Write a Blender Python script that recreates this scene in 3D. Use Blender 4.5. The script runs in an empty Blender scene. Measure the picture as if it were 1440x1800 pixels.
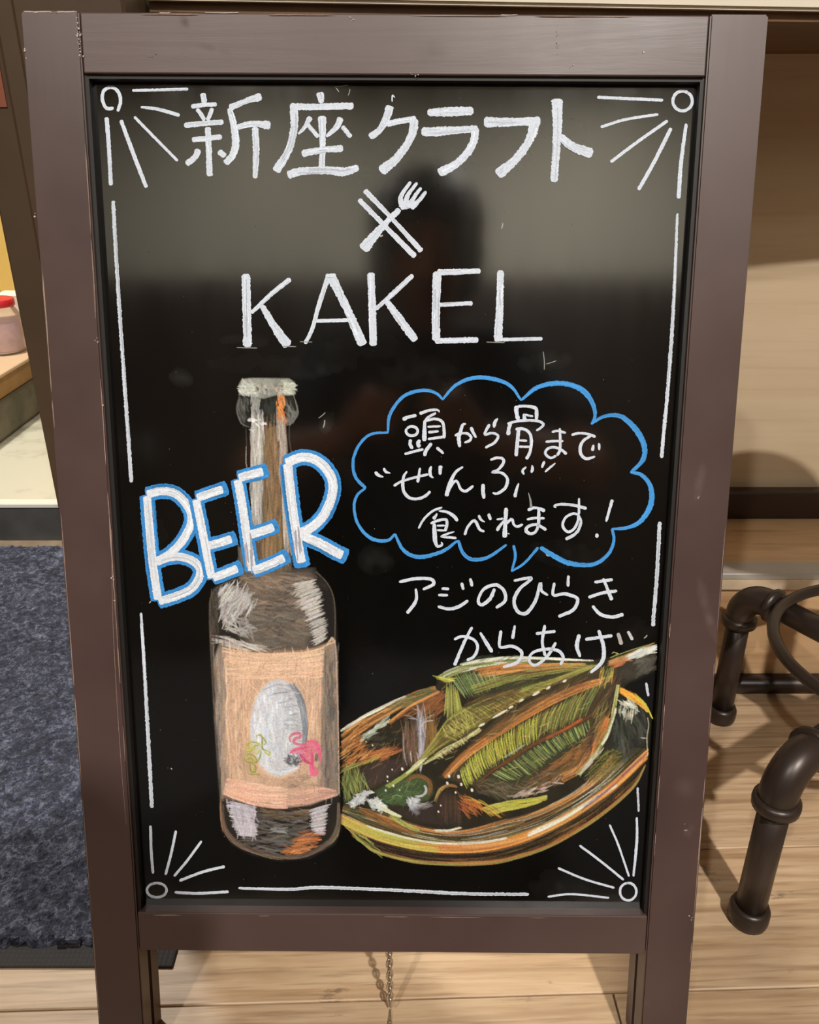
import bpy, bmesh, math, random
import numpy as np
from mathutils import Vector, Matrix, noise as mnoise

random.seed(7); rng = np.random.default_rng(7)
K = 0.75            # the scene is surveyed in units of 0.75 m; K turns them into metres
scn = bpy.context.scene
C = scn.collection

# ------------------------------------------------------------------ camera
CAM_H = 0.885; PITCH = math.radians(25.0); FPX = 1440.0
cam_d = bpy.data.cameras.new('camera'); cam = bpy.data.objects.new('camera', cam_d); C.objects.link(cam)
cam.location = (0, 0, CAM_H * K); cam.rotation_euler = (math.pi / 2 - PITCH, 0, 0)
cam_d.sensor_fit = 'HORIZONTAL'; cam_d.sensor_width = 36.0; cam_d.lens = 36.0 * FPX / 1440.0
cam_d.clip_start = 0.01
scn.camera = cam

# ------------------------------------------------------------------ world, lamps, exposure
w = bpy.data.worlds.new('world'); scn.world = w; w.use_nodes = True
w.node_tree.nodes['Background'].inputs[0].default_value = (1.0, 0.9, 0.78, 1)
w.node_tree.nodes['Background'].inputs[1].default_value = 0.02
scn.view_settings.view_transform = 'Standard'; scn.view_settings.look = 'None'
scn.view_settings.exposure = 0.12; scn.view_settings.gamma = 1.0; scn.view_settings.use_curve_mapping = False
CEIL = 3.33
# ceiling downlights: x, y, power, radius, colour (the lamps themselves are built in downlight())
DOWNLIGHTS = [
    (0.84, -1.82, 92, 0.06, (1.0, 0.955, 0.89), 'over the open floor, right of the crouching person'),
    (-1.10, -1.85, 35, 0.06, (1.0, 0.955, 0.89), 'over the open floor, left of the crouching person'),
    (-0.90, -2.75, 5.5, 0.09, (1.0, 0.95, 0.84), 'added unseen to brighten the mirrored rear wall, above the cabinet end'),  # unseen wall washer, added to brighten what the board mirrors
    (1.10, -2.75, 5.5, 0.09, (1.0, 0.95, 0.84), 'added unseen to brighten the mirrored rear wall, above the cabinet middle'),  # second added washer for the mirrored rear wall
    (-1.45, 2.35, 46, 0.09, (1.0, 0.95, 0.86), 'above the low jar display and yellow wall'),
]

# ------------------------------------------------------------------ helpers
def lin(c):
    c = np.asarray(c, float) / 255.0
    return np.where(c <= 0.04045, c / 12.92, ((c + 0.055) / 1.055) ** 2.4)
def L4(*c): v = lin(c); return (float(v[0]), float(v[1]), float(v[2]), 1.0)

class NT:
    def __init__(s, name):
        s.m = bpy.data.materials.new(name); s.m.use_nodes = True
        s.t = s.m.node_tree; s.n = s.t.nodes; s.l = s.t.links
        s.p = s.n['Principled BSDF']; s.out = s.n['Material Output']
    def add(s, typ, **kw):
        n = s.n.new(typ)
        for k, v in kw.items():
            if k.startswith('i_'):
                key = k[2:]; key = int(key) if key.isdigit() else key.replace('_', ' ')
                n.inputs[key].default_value = v
            else: setattr(n, k, v)
        return n
    def link(s, a, b): s.l.new(a, b)
    def ramp(s, fac, stops):
        r = s.add('ShaderNodeValToRGB'); e = r.color_ramp.elements
        while len(e) < len(stops): e.new(0.5)
        for i, (p, c) in enumerate(stops): e[i].position = p; e[i].color = c
        s.link(fac, r.inputs[0]); return r
    def mix(s, fac, a, b, mode='MIX'):
        m = s.add('ShaderNodeMix', data_type='RGBA', blend_type=mode)
        for sock, v in ((m.inputs[0], fac), (m.inputs[6], a), (m.inputs[7], b)):
            if hasattr(v, 'is_output'): s.link(v, sock)
            else: sock.default_value = v
        return m.outputs[2]
    def coords(s, scale=(1, 1, 1), rand=True):
        tc = s.add('ShaderNodeTexCoord'); mp = s.add('ShaderNodeMapping'); mp.inputs['Scale'].default_value = scale
        s.link(tc.outputs['Object'], mp.inputs[0])
        if rand:
            oi = s.add('ShaderNodeObjectInfo'); ml = s.add('ShaderNodeMath', operation='MULTIPLY'); ml.inputs[1].default_value = 37.0
            s.link(oi.outputs['Random'], ml.inputs[0]); s.link(ml.outputs[0], mp.inputs['Location'])
        return mp.outputs[0]
    def noise(s, vec, scale, detail=4, rough=0.55, dist=0.0):
        n = s.add('ShaderNodeTexNoise'); n.inputs['Scale'].default_value = scale; n.inputs['Detail'].default_value = detail
        n.inputs['Roughness'].default_value = rough; n.inputs['Distortion'].default_value = dist
        s.link(vec, n.inputs['Vector']); return n.outputs['Fac']
    def bump(s, h, strength=0.2, dist=0.002):
        b = s.add('ShaderNodeBump'); b.inputs['Strength'].default_value = strength; b.inputs['Distance'].default_value = dist
        s.link(h, b.inputs['Height']); s.link(b.outputs[0], s.p.inputs['Normal'])
    def set(s, **kw):
        for k, v in kw.items():
            key = k.replace('_', ' '); inp = s.p.inputs[key]
            if hasattr(v, 'is_output'): s.link(v, inp)
            else: inp.default_value = v
        return s

MAT = {}
def plain(name, c, rough=0.5, var=0.12, scale=9.0, metal=0.0, bump=0.0, ior=1.5):
    t = NT(name); v = t.coords(); n = t.noise(v, scale)
    b = L4(*c); d = tuple(x * (1 - var) for x in b[:3]) + (1,); u = tuple(min(1, x * (1 + var)) for x in b[:3]) + (1,)
    t.set(Base_Color=t.ramp(n, [(0.3, d), (0.7, u)]).outputs[0], Roughness=rough, Metallic=metal, IOR=ior)
    if bump: t.bump(t.noise(v, scale * 12), bump, 0.001)
    MAT[name] = t.m; return t.m

def wood(name, light, dark, streak, rough=0.5, sx=3.0, sy=34.0, var=0.25, bump=0.15, axis=0, smudge=0.0, wave=0.0):
    t = NT(name)
    sc = [sy, sy, sy]; sc[axis] = sx
    v = t.coords(tuple(sc)); v2 = t.coords((sc[0] * 3.2, sc[1] * 3.2, sc[2] * 3.2)); v3 = t.coords((5, 5, 5))
    n1 = t.noise(v, 1.0, 5, 0.6, 0.8); n2 = t.noise(v2, 1.0, 3, 0.5); n3 = t.noise(v3, 1.0, 3)
    c1 = t.ramp(n1, [(0.28, L4(*dark)), (0.72, L4(*light))]).outputs[0]
    f2 = t.ramp(n2, [(0.52, (0, 0, 0, 1)), (0.74, (1, 1, 1, 1))]).outputs[0]
    m2 = t.add('ShaderNodeMath', operation='MULTIPLY'); m2.inputs[1].default_value = 0.55; t.link(f2, m2.inputs[0])
    c2 = t.mix(m2.outputs[0], c1, L4(*streak))
    f3 = t.ramp(n3, [(0.3, (1 - var, 1 - var, 1 - var, 1)), (0.7, (1, 1, 1, 1))]).outputs[0]
    c3 = t.mix(1.0, c2, f3, 'MULTIPLY')
    if wave:
        wv = t.add('ShaderNodeTexWave', wave_type='BANDS', bands_direction='Y'); wv.inputs['Scale'].default_value = 1.0; wv.inputs['Distortion'].default_value = 9.0; wv.inputs['Detail'].default_value = 3.0; wv.inputs['Detail Scale'].default_value = 0.6
        t.link(t.coords((2.2, 15, 15)), wv.inputs['Vector'])
        fw = t.ramp(wv.outputs['Fac'], [(0.0, (1, 1, 1, 1)), (0.22, (0, 0, 0, 1))]).outputs[0]
        mw = t.add('ShaderNodeMath', operation='MULTIPLY'); mw.inputs[1].default_value = wave; t.link(fw, mw.inputs[0])
        c3 = t.mix(mw.outputs[0], c3, L4(*streak))
    if smudge:
        n4 = t.noise(t.coords((sx * 2.2, sy * .35, sy * .35)), 1.0, 6, 0.7)
        f4 = t.ramp(n4, [(0.63, (0, 0, 0, 1)), (0.72, (1, 1, 1, 1))]).outputs[0]
        m4 = t.add('ShaderNodeMath', operation='MULTIPLY'); m4.inputs[1].default_value = smudge; t.link(f4, m4.inputs[0])
        c3 = t.mix(m4.outputs[0], c3, L4(70, 58, 48))
    oi = t.add('ShaderNodeObjectInfo'); mr = t.add('ShaderNodeMapRange'); mr.inputs[3].default_value = 0.9; mr.inputs[4].default_value = 1.06
    t.link(oi.outputs['Random'], mr.inputs[0])
    vv = t.add('ShaderNodeCombineColor')
    for i in range(3): t.link(mr.outputs[0], vv.inputs[i])
    c4 = t.mix(1.0, c3, vv.outputs[0], 'MULTIPLY')
    t.set(Base_Color=c4, Roughness=rough); t.bump(n1, bump, 0.0015)
    MAT[name] = t.m; return t.m

def mesh_obj(name, verts, faces, mat, parent=None, smooth=False, loc=(0, 0, 0)):
    me = bpy.data.meshes.new(name)
    me.from_pydata([tuple(float(c) * K for c in v) for v in verts], [], faces); me.update()
    o = bpy.data.objects.new(name, me); C.objects.link(o)
    o.location = tuple(c * K for c in loc)
    if mat: me.materials.append(MAT[mat] if isinstance(mat, str) else mat)
    if smooth:
        for p in me.polygons: p.use_smooth = True
    if parent: o.parent = parent
    return o
def bm_obj(name, bm, mat, parent=None, smooth=False, loc=(0, 0, 0)):
    me = bpy.data.meshes.new(name); bmesh.ops.scale(bm, vec=(K, K, K), verts=bm.verts)
    bmesh.ops.recalc_face_normals(bm, faces=bm.faces)
    bm.to_mesh(me); bm.free(); o = bpy.data.objects.new(name, me); C.objects.link(o)
    o.location = tuple(c * K for c in loc)
    if mat: me.materials.append(MAT[mat] if isinstance(mat, str) else mat)
    if smooth:
        for p in me.polygons: p.use_smooth = True
    if parent: o.parent = parent
    return o
def bm_box(bm, lo, hi, bev=0.0, seg=1):
    vs = [bm.verts.new((x, y, z)) for x in (lo[0], hi[0]) for y in (lo[1], hi[1]) for z in (lo[2], hi[2])]
    q = [(0, 1, 3, 2), (4, 6, 7, 5), (0, 4, 5, 1), (2, 3, 7, 6), (0, 2, 6, 4), (1, 5, 7, 3)]
    fs = [bm.faces.new([vs[i] for i in f]) for f in q]
    if bev:
        es = list({e for f in fs for e in f.edges})
        bmesh.ops.bevel(bm, geom=es, offset=bev, segments=seg, affect='EDGES', profile=0.5)
def box(name, lo, hi, mat, parent=None, bev=0.0, seg=1):
    """box whose object origin sits at the centre of its base"""
    c = ((lo[0] + hi[0]) / 2, (lo[1] + hi[1]) / 2, lo[2])
    bm = bmesh.new(); bm_box(bm, [lo[i] - c[i] for i in range(3)], [hi[i] - c[i] for i in range(3)], bev, seg)
    return bm_obj(name, bm, mat, parent, loc=c)
def bm_tube(bm, pts, r, n=16, cap=True):
    pts = [Vector(p) for p in pts]; rs = r if isinstance(r, (list, tuple)) else [r] * len(pts)
    rings = []; up = None
    for i, p in enumerate(pts):
        d = (pts[min(i + 1, len(pts) - 1)] - pts[max(i - 1, 0)]).normalized()
        if up is None:
            a = Vector((0, 0, 1)) if abs(d.z) < 0.9 else Vector((1, 0, 0)); up = d.cross(a).normalized()
        up = (up - d * up.dot(d)).normalized(); s = d.cross(up)
        rings.append([bm.verts.new(p + (up * math.cos(2 * math.pi * k / n) + s * math.sin(2 * math.pi * k / n)) * rs[i]) for k in range(n)])
    for a, b in zip(rings, rings[1:]):
        for k in range(n): bm.faces.new((a[k], a[(k + 1) % n], b[(k + 1) % n], b[k]))
    if cap: bm.faces.new(rings[0][::-1]); bm.faces.new(rings[-1])
def tube(name, pts, r, mat, parent=None, n=16, cap=True, loc=(0, 0, 0)):
    bm = bmesh.new(); bm_tube(bm, pts, r, n, cap); o = bm_obj(name, bm, mat, parent, True, loc)
    return o
def bm_lathe(bm, prof, n=24, c=(0, 0, 0)):
    rings = [[bm.verts.new((c[0] + r * math.cos(2 * math.pi * k / n), c[1] + r * math.sin(2 * math.pi * k / n), c[2] + z)) for k in range(n)] for r, z in prof]
    for a, b in zip(rings, rings[1:]):
        for k in range(n): bm.faces.new((a[k], a[(k + 1) % n], b[(k + 1) % n], b[k]))
    bm.faces.new(rings[0][::-1]); bm.faces.new(rings[-1])
def empty(name, loc=(0, 0, 0), rotz=0.0):
    o = bpy.data.objects.new(name, None); C.objects.link(o); o.location = tuple(c * K for c in loc)
    o.rotation_euler = (0, 0, rotz); o.empty_display_size = 0.05; return o
def tag(o, label=None, cat=None, group=None, kind=None):
    if label: o['label'] = label
    if cat: o['category'] = cat
    if group: o['group'] = group
    if kind: o['kind'] = kind
    return o
def sub(o, parent):
    """parent a mesh built in world coordinates to a thing"""
    o.parent = parent
    pl = parent.location
    o.location = o.location - pl
    return o
def arc(c, r, a0, a1, n, ax=(1, 0, 0), ay=(0, 1, 0)):
    ax, ay, c = Vector(ax), Vector(ay), Vector(c)
    return [c + ax * (r * math.cos(a0 + (a1 - a0) * i / n)) + ay * (r * math.sin(a0 + (a1 - a0) * i / n)) for i in range(n + 1)]

# ------------------------------------------------------------------ materials
wood('floor_wood', (218, 190, 156), (184, 150, 114), (132, 100, 72), rough=0.42, sx=4.5, sy=90, var=0.2, bump=0.3, smudge=0.85, wave=0.3)
wood('step_wood', (216, 180, 138), (186, 148, 108), (140, 104, 72), rough=0.45, sx=2.6, sy=30, var=0.15)
wood('pale_panel', (212, 190, 160), (204, 180, 148), (190, 166, 134), rough=0.55, sx=1.0, sy=30, var=0.06, bump=0.03)
wood('cabinet_wood', (62, 46, 34), (40, 29, 21), (24, 17, 12), rough=0.5, sx=2.0, sy=20, axis=2)
plain('gap_dark', (52, 40, 30), 0.9)
plain('wall_pale', (200, 196, 180), 0.7, 0.03)
plain('ceiling_white', (150, 140, 124), 0.8, 0.03)
plain('wall_brown', (96, 74, 52), 0.7, 0.06)
plain('wall_yellow', (214, 186, 104), 0.6, 0.05)
plain('trim_dark', (48, 33, 26), 0.35, 0.1)
plain('worktop_cream', (225, 216, 198), 0.4, 0.03)
plain('nosing_grey', (176, 170, 162), 0.45, 0.05, metal=0.2)
plain('cream_stone', (196, 174, 146), 0.7, 0.18, 30)
plain('riser_grey', (74, 74, 74), 0.6, 0.3, 14)
plain('white_trim', (226, 226, 216), 0.5, 0.03)
plain('stone_kerb', (118, 112, 92), 0.85, 0.35, 12, bump=0.4)
plain('kerb_wood', (170, 128, 74), 0.6, 0.2, 14)
plain('display_top', (214, 184, 150), 0.5, 0.05)
plain('post_paint', (68, 53, 38), 0.45, 0.22, 7, bump=0.1)
plain('chip_white', (220, 208, 198), 0.8, 0.1)
plain('lamp_metal', (210, 210, 206), 0.35, 0.02)
t = NT('concrete_gloss'); v = t.coords(); n1 = t.noise(v, 4.5, 5, 0.6)
t.set(Base_Color=t.ramp(n1, [(0.36, L4(140, 136, 120)), (0.54, L4(214, 212, 192))]).outputs[0], Roughness=0.22); t.bump(t.noise(v, 18), 0.1); MAT['concrete_gloss'] = t.m

# ------------------------------------------------------------------ room shell
def struct(o): o['kind'] = 'structure'; return o
X0, X1, Y0, Y1 = -2.6, 2.6, -3.3, 3.3
FLOOR_Z = -0.014
struct(tag(box('floor', (X0, Y0, -0.08), (X1, 1.80, FLOOR_Z), 'gap_dark'), 'plank floor of pale oak boards in the open area'))
struct(box('ceiling', (X0, Y0, CEIL), (X1, Y1, CEIL + 0.06), 'ceiling_white'))
struct(box('wall_rear', (X0, Y0 - 0.06, -0.08), (X1, Y0, CEIL), 'wall_pale'))
struct(box('wall_front', (X0, Y1, -0.08), (X1, Y1 + 0.06, CEIL), 'wall_brown'))
struct(box('wall_left', (X0 - 0.06, Y0, -0.08), (X0, Y1, CEIL), 'wall_brown'))
struct(box('wall_right', (X1, Y0, -0.08), (X1 + 0.06, Y1, CEIL), 'wall_brown'))
floor = bpy.data.objects['floor']

# planks: rows .199 wide, turned by 1.8 degrees against the counter
PW = 0.1990; YAW = math.radians(1.8); GAP = 0.0016
def plank_row(ya, cuts, k):
    for xa, xb in zip(cuts, cuts[1:]):
        L = xb - xa - GAP * 1.4
        bm = bmesh.new(); bm_box(bm, (-L / 2, -PW / 2 + GAP / 2, 0), (L / 2, PW / 2 - GAP / 2, 0.0145))
        es = [e for e in bm.edges if all(vv.co.z > 0.01 for vv in e.verts)]
        bmesh.ops.bevel(bm, geom=es, offset=0.0012, segments=1, affect='EDGES')
        cx, cy = (xa + xb) / 2, ya + PW / 2
        o = bm_obj('plank', bm, 'floor_wood')
        wx = cx * math.cos(YAW) - cy * math.sin(YAW) ; wy = cx * math.sin(YAW) + cy * math.cos(YAW)
        o.parent = floor
        o.location = Vector((wx * K, wy * K, -0.0145 * K)) - floor.location
        o.rotation_euler = (0, 0, YAW)
base_y = 0.6030        # seam that crosses under the sign
rows = []
for k in range(-18, 5):
    ya = base_y + k * PW
    off = {-1: 0.25, 0: -0.58, 1: 0.93, 2: 0.31}.get(k, random.uniform(-0.7, 0.7))
    cuts = [c for c in [off + j * 1.55 for j in range(-3, 4)] if -2.3 < c < 2.3]
    cuts = [-2.56] + cuts + [2.56]
    if k == -1: cuts = sorted(cuts + [-0.52])
    if ya > 1.15: cuts = [c for c in cuts if c < -0.3] + [-0.2]
    plank_row(ya, cuts, k)

# raised concrete floor of the next room, its riser and edge strips
struct(tag(box('floor_raised', (X0, 1.745, -0.08), (-0.40, Y1, 0.105), 'concrete_gloss'), 'glossy stained concrete floor one step up'))
struct(box('trim_1', (X0, 1.722, 0.0), (-0.40, 1.745, 0.094), 'riser_grey'))
struct(box('trim_2', (X0, 1.716, 0.094), (-0.40, 1.745, 0.1055), 'white_trim', bev=0.002))
struct(box('trim_3', (X0, 1.700, -0.004), (-0.40, 1.722, 0.008), 'cream_stone'))

# low jar display along the side of the next room
ds = tag(empty('jar_display', (-1.9, 2.4, 0.105)), 'low stone and timber ledge with pale top holding glass jars', 'ledge')
sub(box('stone_kerb', (X0 + .02, 1.95, 0.105), (-1.12, 3.252, 0.205), 'stone_kerb', bev=0.012, seg=2), ds)
sub(box('timber_skirt', (X0 + .02, 1.97, 0.205), (-1.135, 3.252, 0.268), 'kerb_wood', bev=0.004), ds)
sub(box('pale_top', (X0 + .02, 1.95, 0.268), (-1.12, 3.252, 0.278), 'display_top', bev=0.002), ds)
yw = tag(empty('yellow_panelling', (-1.6, 3.26, 0.105)), 'yellow vertical board panelling behind the glass jars', 'panelling')
sub(box('backing', (X0 + .01, 3.27, 0.105), (-0.6, 3.295, 2.4), 'wall_yellow'), yw)
for i in range(16):
    xa = X0 + .01 + i * 0.124
    sub(box('board', (xa + 0.002, 3.255, 0.278 if xa < -1.12 else 0.105), (xa + 0.122, 3.272, 2.4), 'wall_yellow', bev=0.003), yw)
t = NT('jar_glass'); t.set(Base_Color=(0.95, 0.97, 0.95, 1), Roughness=0.05, IOR=1.45, Transmission_Weight=0.85); MAT['jar_glass'] = t.m
plain('jar_candy', (236, 188, 190), 0.6, 0.2, 40); plain('lid_red', (206, 44, 56), 0.35, 0.05); plain('box_white', (236, 226, 218), 0.6, 0.03)
def jar(x, y, r, h, label):
    e = tag(empty('sweet_jar', (x, y, 0.278)), label, 'jar', 'jars on the low display')
    bm = bmesh.new(); bm_lathe(bm, [(r * .9, 0), (r, 0.008), (r, h * .72), (r * .78, h * .86), (r * .74, h * .92)], 20); bm_obj('glass', bm, 'jar_glass', e, True)
    bm = bmesh.new(); bm_lathe(bm, [(r * .84, .008), (r * .9, .014), (r * .9, h * .55), (r * .84, h * .58)], 16); bm_obj('contents', bm, 'jar_candy', e, True)
    bm = bmesh.new(); bm_lathe(bm, [(r * .84, h * .88), (r * .86, h * .9), (r * .86, h), (r * .8, h * 1.02)], 20); bm_obj('lid', bm, 'lid_red', e, True)
jar(-1.222, 2.45, 0.062, 0.155, 'glass jar with red lid beside the white carton')
jar(-1.40, 2.50, 0.062, 0.155, 'glass jar with red lid, second from the white carton')
bxo = tag(empty('carton', (-1.27, 2.70, 0.278)), 'plain white carton standing behind the glass jars', 'carton')
sub(box('body', (-1.33, 2.66, 0.278), (-1.17, 2.74, 0.405), 'box_white', bev=0.003), bxo); sub(box('flap', (-1.33, 2.658, 0.392), (-1.17, 2.745, 0.408), 'box_white', bev=0.002), bxo)

# ------------------------------------------------------------------ bar counter with foot step
ct = tag(empty('bar_counter', (0.9, 1.42, 0.0)), 'bar counter body with smooth pale wood front and dark base strip', 'counter')
CX0, CX1 = -0.262, 2.55
sub(box('front_panel', (CX0, 1.40, 0.2), (CX1, 1.46, 0.988), 'pale_panel'), ct)
sub(box('end_panel', (CX0 - 0.02, 1.40, 0.0), (CX0, 2.1, 0.988), 'pale_panel'), ct)
bb = box('base_strip', (CX0, 1.372, 0.200), (CX1, 1.40, 0.285), 'trim_dark', bev=0.004, seg=2); sub(bb, ct)
wt = tag(empty('worktop', (0.9, 1.5, 0.988)), 'long cream worktop overhanging the pale counter front', 'worktop')
# worktop, its front edge a little skewed to the panel
def prism(name, poly, z0, z1, mat, parent=None, bev=0.0):
    cx = sum(p[0] for p in poly) / len(poly); cy = sum(p[1] for p in poly) / len(poly)
    bm = bmesh.new(); lo = [bm.verts.new((x - cx, y - cy, 0)) for x, y in poly]; hi = [bm.verts.new((x - cx, y - cy, z1 - z0)) for x, y in poly]
    n = len(poly); bm.faces.new(lo[::-1]); bm.faces.new(hi)
    for i in range(n): bm.faces.new((lo[i], lo[(i + 1) % n], hi[(i + 1) % n], hi[i]))
    if bev: bmesh.ops.bevel(bm, geom=list(bm.edges), offset=bev, segments=2, affect='EDGES')
    o = bm_obj(name, bm, mat, parent, loc=(cx, cy, z0)); return o
sub(prism('worktop', [(CX0 + 0.012, 0.906), (CX1, 1.249), (CX1, 2.15), (CX0 + 0.012, 2.15)], 0.997, 1.05, 'worktop_cream', bev=0.003), wt)
wood('under_wood', (120, 88, 56), (96, 68, 42), (70, 48, 30), rough=0.6)
sub(prism('underside_board', [(CX0 + .012, 0.918), (CX1, 1.26), (CX1, 1.40), (CX0 + .012, 1.40)], 0.988, 0.997, 'under_wood'), wt)

st = tag(empty('foot_step', (0.9, 1.28, 0.0)), 'wooden foot step with grey metal nosing along the bar counter', 'step')
riser_y = 1.17
sub(box('riser_panel', (CX0, riser_y, 0.03), (CX1, riser_y + 0.03, 0.205), 'step_wood'), st)
sub(box('core', (CX0, riser_y + 0.03, 0.0), (CX1, 1.371, 0.222), 'gap_dark'), st)
for i, (xa, xb) in enumerate([(CX0, 0.22), (0.222, 1.35), (1.352, CX1)]):
    sub(box('tread_board', (xa, 1.2025, 0.222), (xb, 1.3715, 0.232), 'step_wood', bev=0.001), st)
sub(box('metal_nosing', (CX0, 1.160, 0.2225), (CX1, 1.2025, 0.2335), 'nosing_grey', bev=0.0015), st)
sub(box('edge_strip', (CX0, 1.162, 0.202), (CX1, 1.19, 0.2225), 'cream_stone', bev=0.001), st)
bm = bmesh.new(); bm_tube(bm, [(CX0 - .9, 0, 0), (CX1 - .9, 0, 0)], 0.0165, 14)
sub(bm_obj('base_rail', bm, 'trim_dark', None, True, (0.9, 1.160, 0.016)), st)

# ------------------------------------------------------------------ rear of the room: unseen cabinet added to darken the board's reflection
cb = tag(empty('reflection_cabinet', (0, Y0 + .25, 0)), 'tall dark wooden cabinet added unseen at the rear wall for the chalkboard reflection', 'cabinet')
sub(box('carcass', (-2.2, Y0 + .02, 0), (2.2, Y0 + .42, 2.02), 'cabinet_wood', bev=.004), cb)
for i in range(6):
    xa = -2.19 + i * 0.73
    d = sub(box('door', (xa + .006, Y0 + .42, 0.06), (xa + .724, Y0 + .445, 2.0), 'cabinet_wood', bev=.004), cb)
    hx = 0.30 if i % 2 == 0 else -0.30
    h = tube('handle', [(hx, .026, .95), (hx, .04, .95), (hx, .04, 1.1), (hx, .026, 1.1)], .006, 'lamp_metal', d, 8)

# ------------------------------------------------------------------ downlights
t = NT('lamp_glow'); t.set(Base_Color=(1, .95, .85, 1), Emission_Color=(1.0, 0.88, 0.72, 1), Emission_Strength=6.0); MAT['lamp_glow'] = t.m
def downlight(x, y, power, r, col, where):
    e = tag(empty('downlight', (x, y, CEIL)), 'round recessed ceiling downlight ' + where, 'lamp', 'ceiling downlights')
    bm = bmesh.new(); bm_lathe(bm, [(r * 1.45, 0.0), (r * 1.45, -0.008), (r * 1.3, -0.014), (r * 1.05, -0.014), (r * 1.02, -0.002)], 32); bm_obj('trim_ring', bm, 'lamp_metal', e, True)
    bm = bmesh.new(); bm_lathe(bm, [(r, -0.015), (r, -0.0175)], 32); bm_obj('diffuser', bm, 'lamp_glow', e)
    ld = bpy.data.lights.new('downlight_lamp', 'AREA'); ld.shape = 'DISK'; ld.size = 2 * r * K * .97; ld.energy = power; ld.color = col
    lo = bpy.data.objects.new('bulb', ld); C.objects.link(lo); lo.parent = e; lo.location = (0, 0, -0.02 * K)
for d in DOWNLIGHTS: downlight(*d)

# ------------------------------------------------------------------ entrance mat
t = NT('mat_pile'); v = t.coords(); nA = t.noise(v, 48, 3, 0.6, 1.5); nB = t.noise(v, 230, 3, 0.75, 1.0); nC = t.noise(v, 420, 2)
mm = t.add('ShaderNodeMath', operation='MULTIPLY_ADD'); mm.inputs[1].default_value = 0.55; t.link(nB, mm.inputs[0])
m3 = t.add('ShaderNodeMath', operation='MULTIPLY'); m3.inputs[1].default_value = 0.5; t.link(nA, m3.inputs[0]); t.link(m3.outputs[0], mm.inputs[2])
t.set(Base_Color=t.ramp(mm.outputs[0], [(0.36, L4(18, 20, 28)), (0.53, L4(56, 60, 76)), (0.70, L4(122, 128, 148))]).outputs[0], Roughness=0.95)
t.bump(nC, 0.8, 0.003); MAT['mat_pile'] = t.m
t = NT('mat_rubber'); v = t.coords((230, 230, 230), False); vo = t.add('ShaderNodeTexVoronoi'); vo.inputs['Scale'].default_value = 1.0; vo.inputs['Randomness'].default_value = 0.0
t.link(v, vo.inputs['Vector']); t.set(Base_Color=L4(44, 42, 44), Roughness=0.7); t.bump(vo.outputs['Distance'], 0.7, 0.002); MAT['mat_rubber'] = t.m
MX0, MX1, MY0, MY1 = -1.75, -0.276, 0.640, 1.698
mat_e = tag(empty('entrance_mat', ((MX0 + MX1) / 2, (MY0 + MY1) / 2, 0)), 'dark grey carpet entrance mat with black rubber edge', 'mat')
sub(box('rubber_edge', (MX0, MY0, 0.0), (MX1, MY1, 0.004), 'mat_rubber', bev=0.001), mat_e)
def pile():
    nx, ny = 300, 260; bx0, bx1, by0, by1 = MX0 + .04, MX1 - .028, MY0 + .026, MY1 - .01
    cx, cy = (MX0 + MX1) / 2, (MY0 + MY1) / 2
    vs = []; fs = []
    for j in range(ny + 1):
        for i in range(nx + 1):
            x = bx0 + (bx1 - bx0) * i / nx; y = by0 + (by1 - by0) * j / ny
            edge = min(i, nx - i, j, ny - j)
            h = 0.0045 if edge == 0 else 0.0125 + 0.0035 * mnoise.noise((x * 45, y * 45, 0)) + 0.0030 * mnoise.noise((x * 150, y * 150, 3)) + random.uniform(-.0012, .0012)
            jx, jy = ((random.uniform(-.004, .004), random.uniform(-.004, .004)) if edge <= 1 else (0, 0))
            vs.append((x - cx + jx, y - cy + jy, h))
    for j in range(ny):
        for i in range(nx):
            a = j * (nx + 1) + i; fs.append((a, a + 1, a + nx + 2, a + nx + 1))
    o = mesh_obj('carpet_pile', vs, fs, 'mat_pile', mat_e); o['kind'] = 'stuff'
pile()

# ------------------------------------------------------------------ dark timber post the sign leans on (stepped casing profile)
PY = 0.838
pst = tag(empty('timber_post', (-0.34, 0.90, 0.0145)), 'dark brown stepped timber post standing on the mat behind the chalkboard', 'post')
sub(box('front_board', (-0.417 * PY, PY, 0.0145), (-0.250, PY + 0.03, 1.42), 'post_paint', bev=0.003), pst)
sub(box('middle_board', (-0.437 * (PY + .02), PY + 0.02, 0.0145), (-0.252, PY + 0.05, 1.42), 'post_paint', bev=0.003), pst)
sub(box('rear_board', (-0.4735 * (PY + .045), PY + 0.045, 0.0145), (-0.255, PY + 0.115, 1.42), 'post_paint', bev=0.003), pst)
plain('sticker_red', (124, 70, 50), 0.5, 0.1)
sub(box('red_sticker', (-0.417, PY + 0.0435, 0.905), (-0.3885, PY + 0.0452, 0.958), 'sticker_red'), pst)

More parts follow.
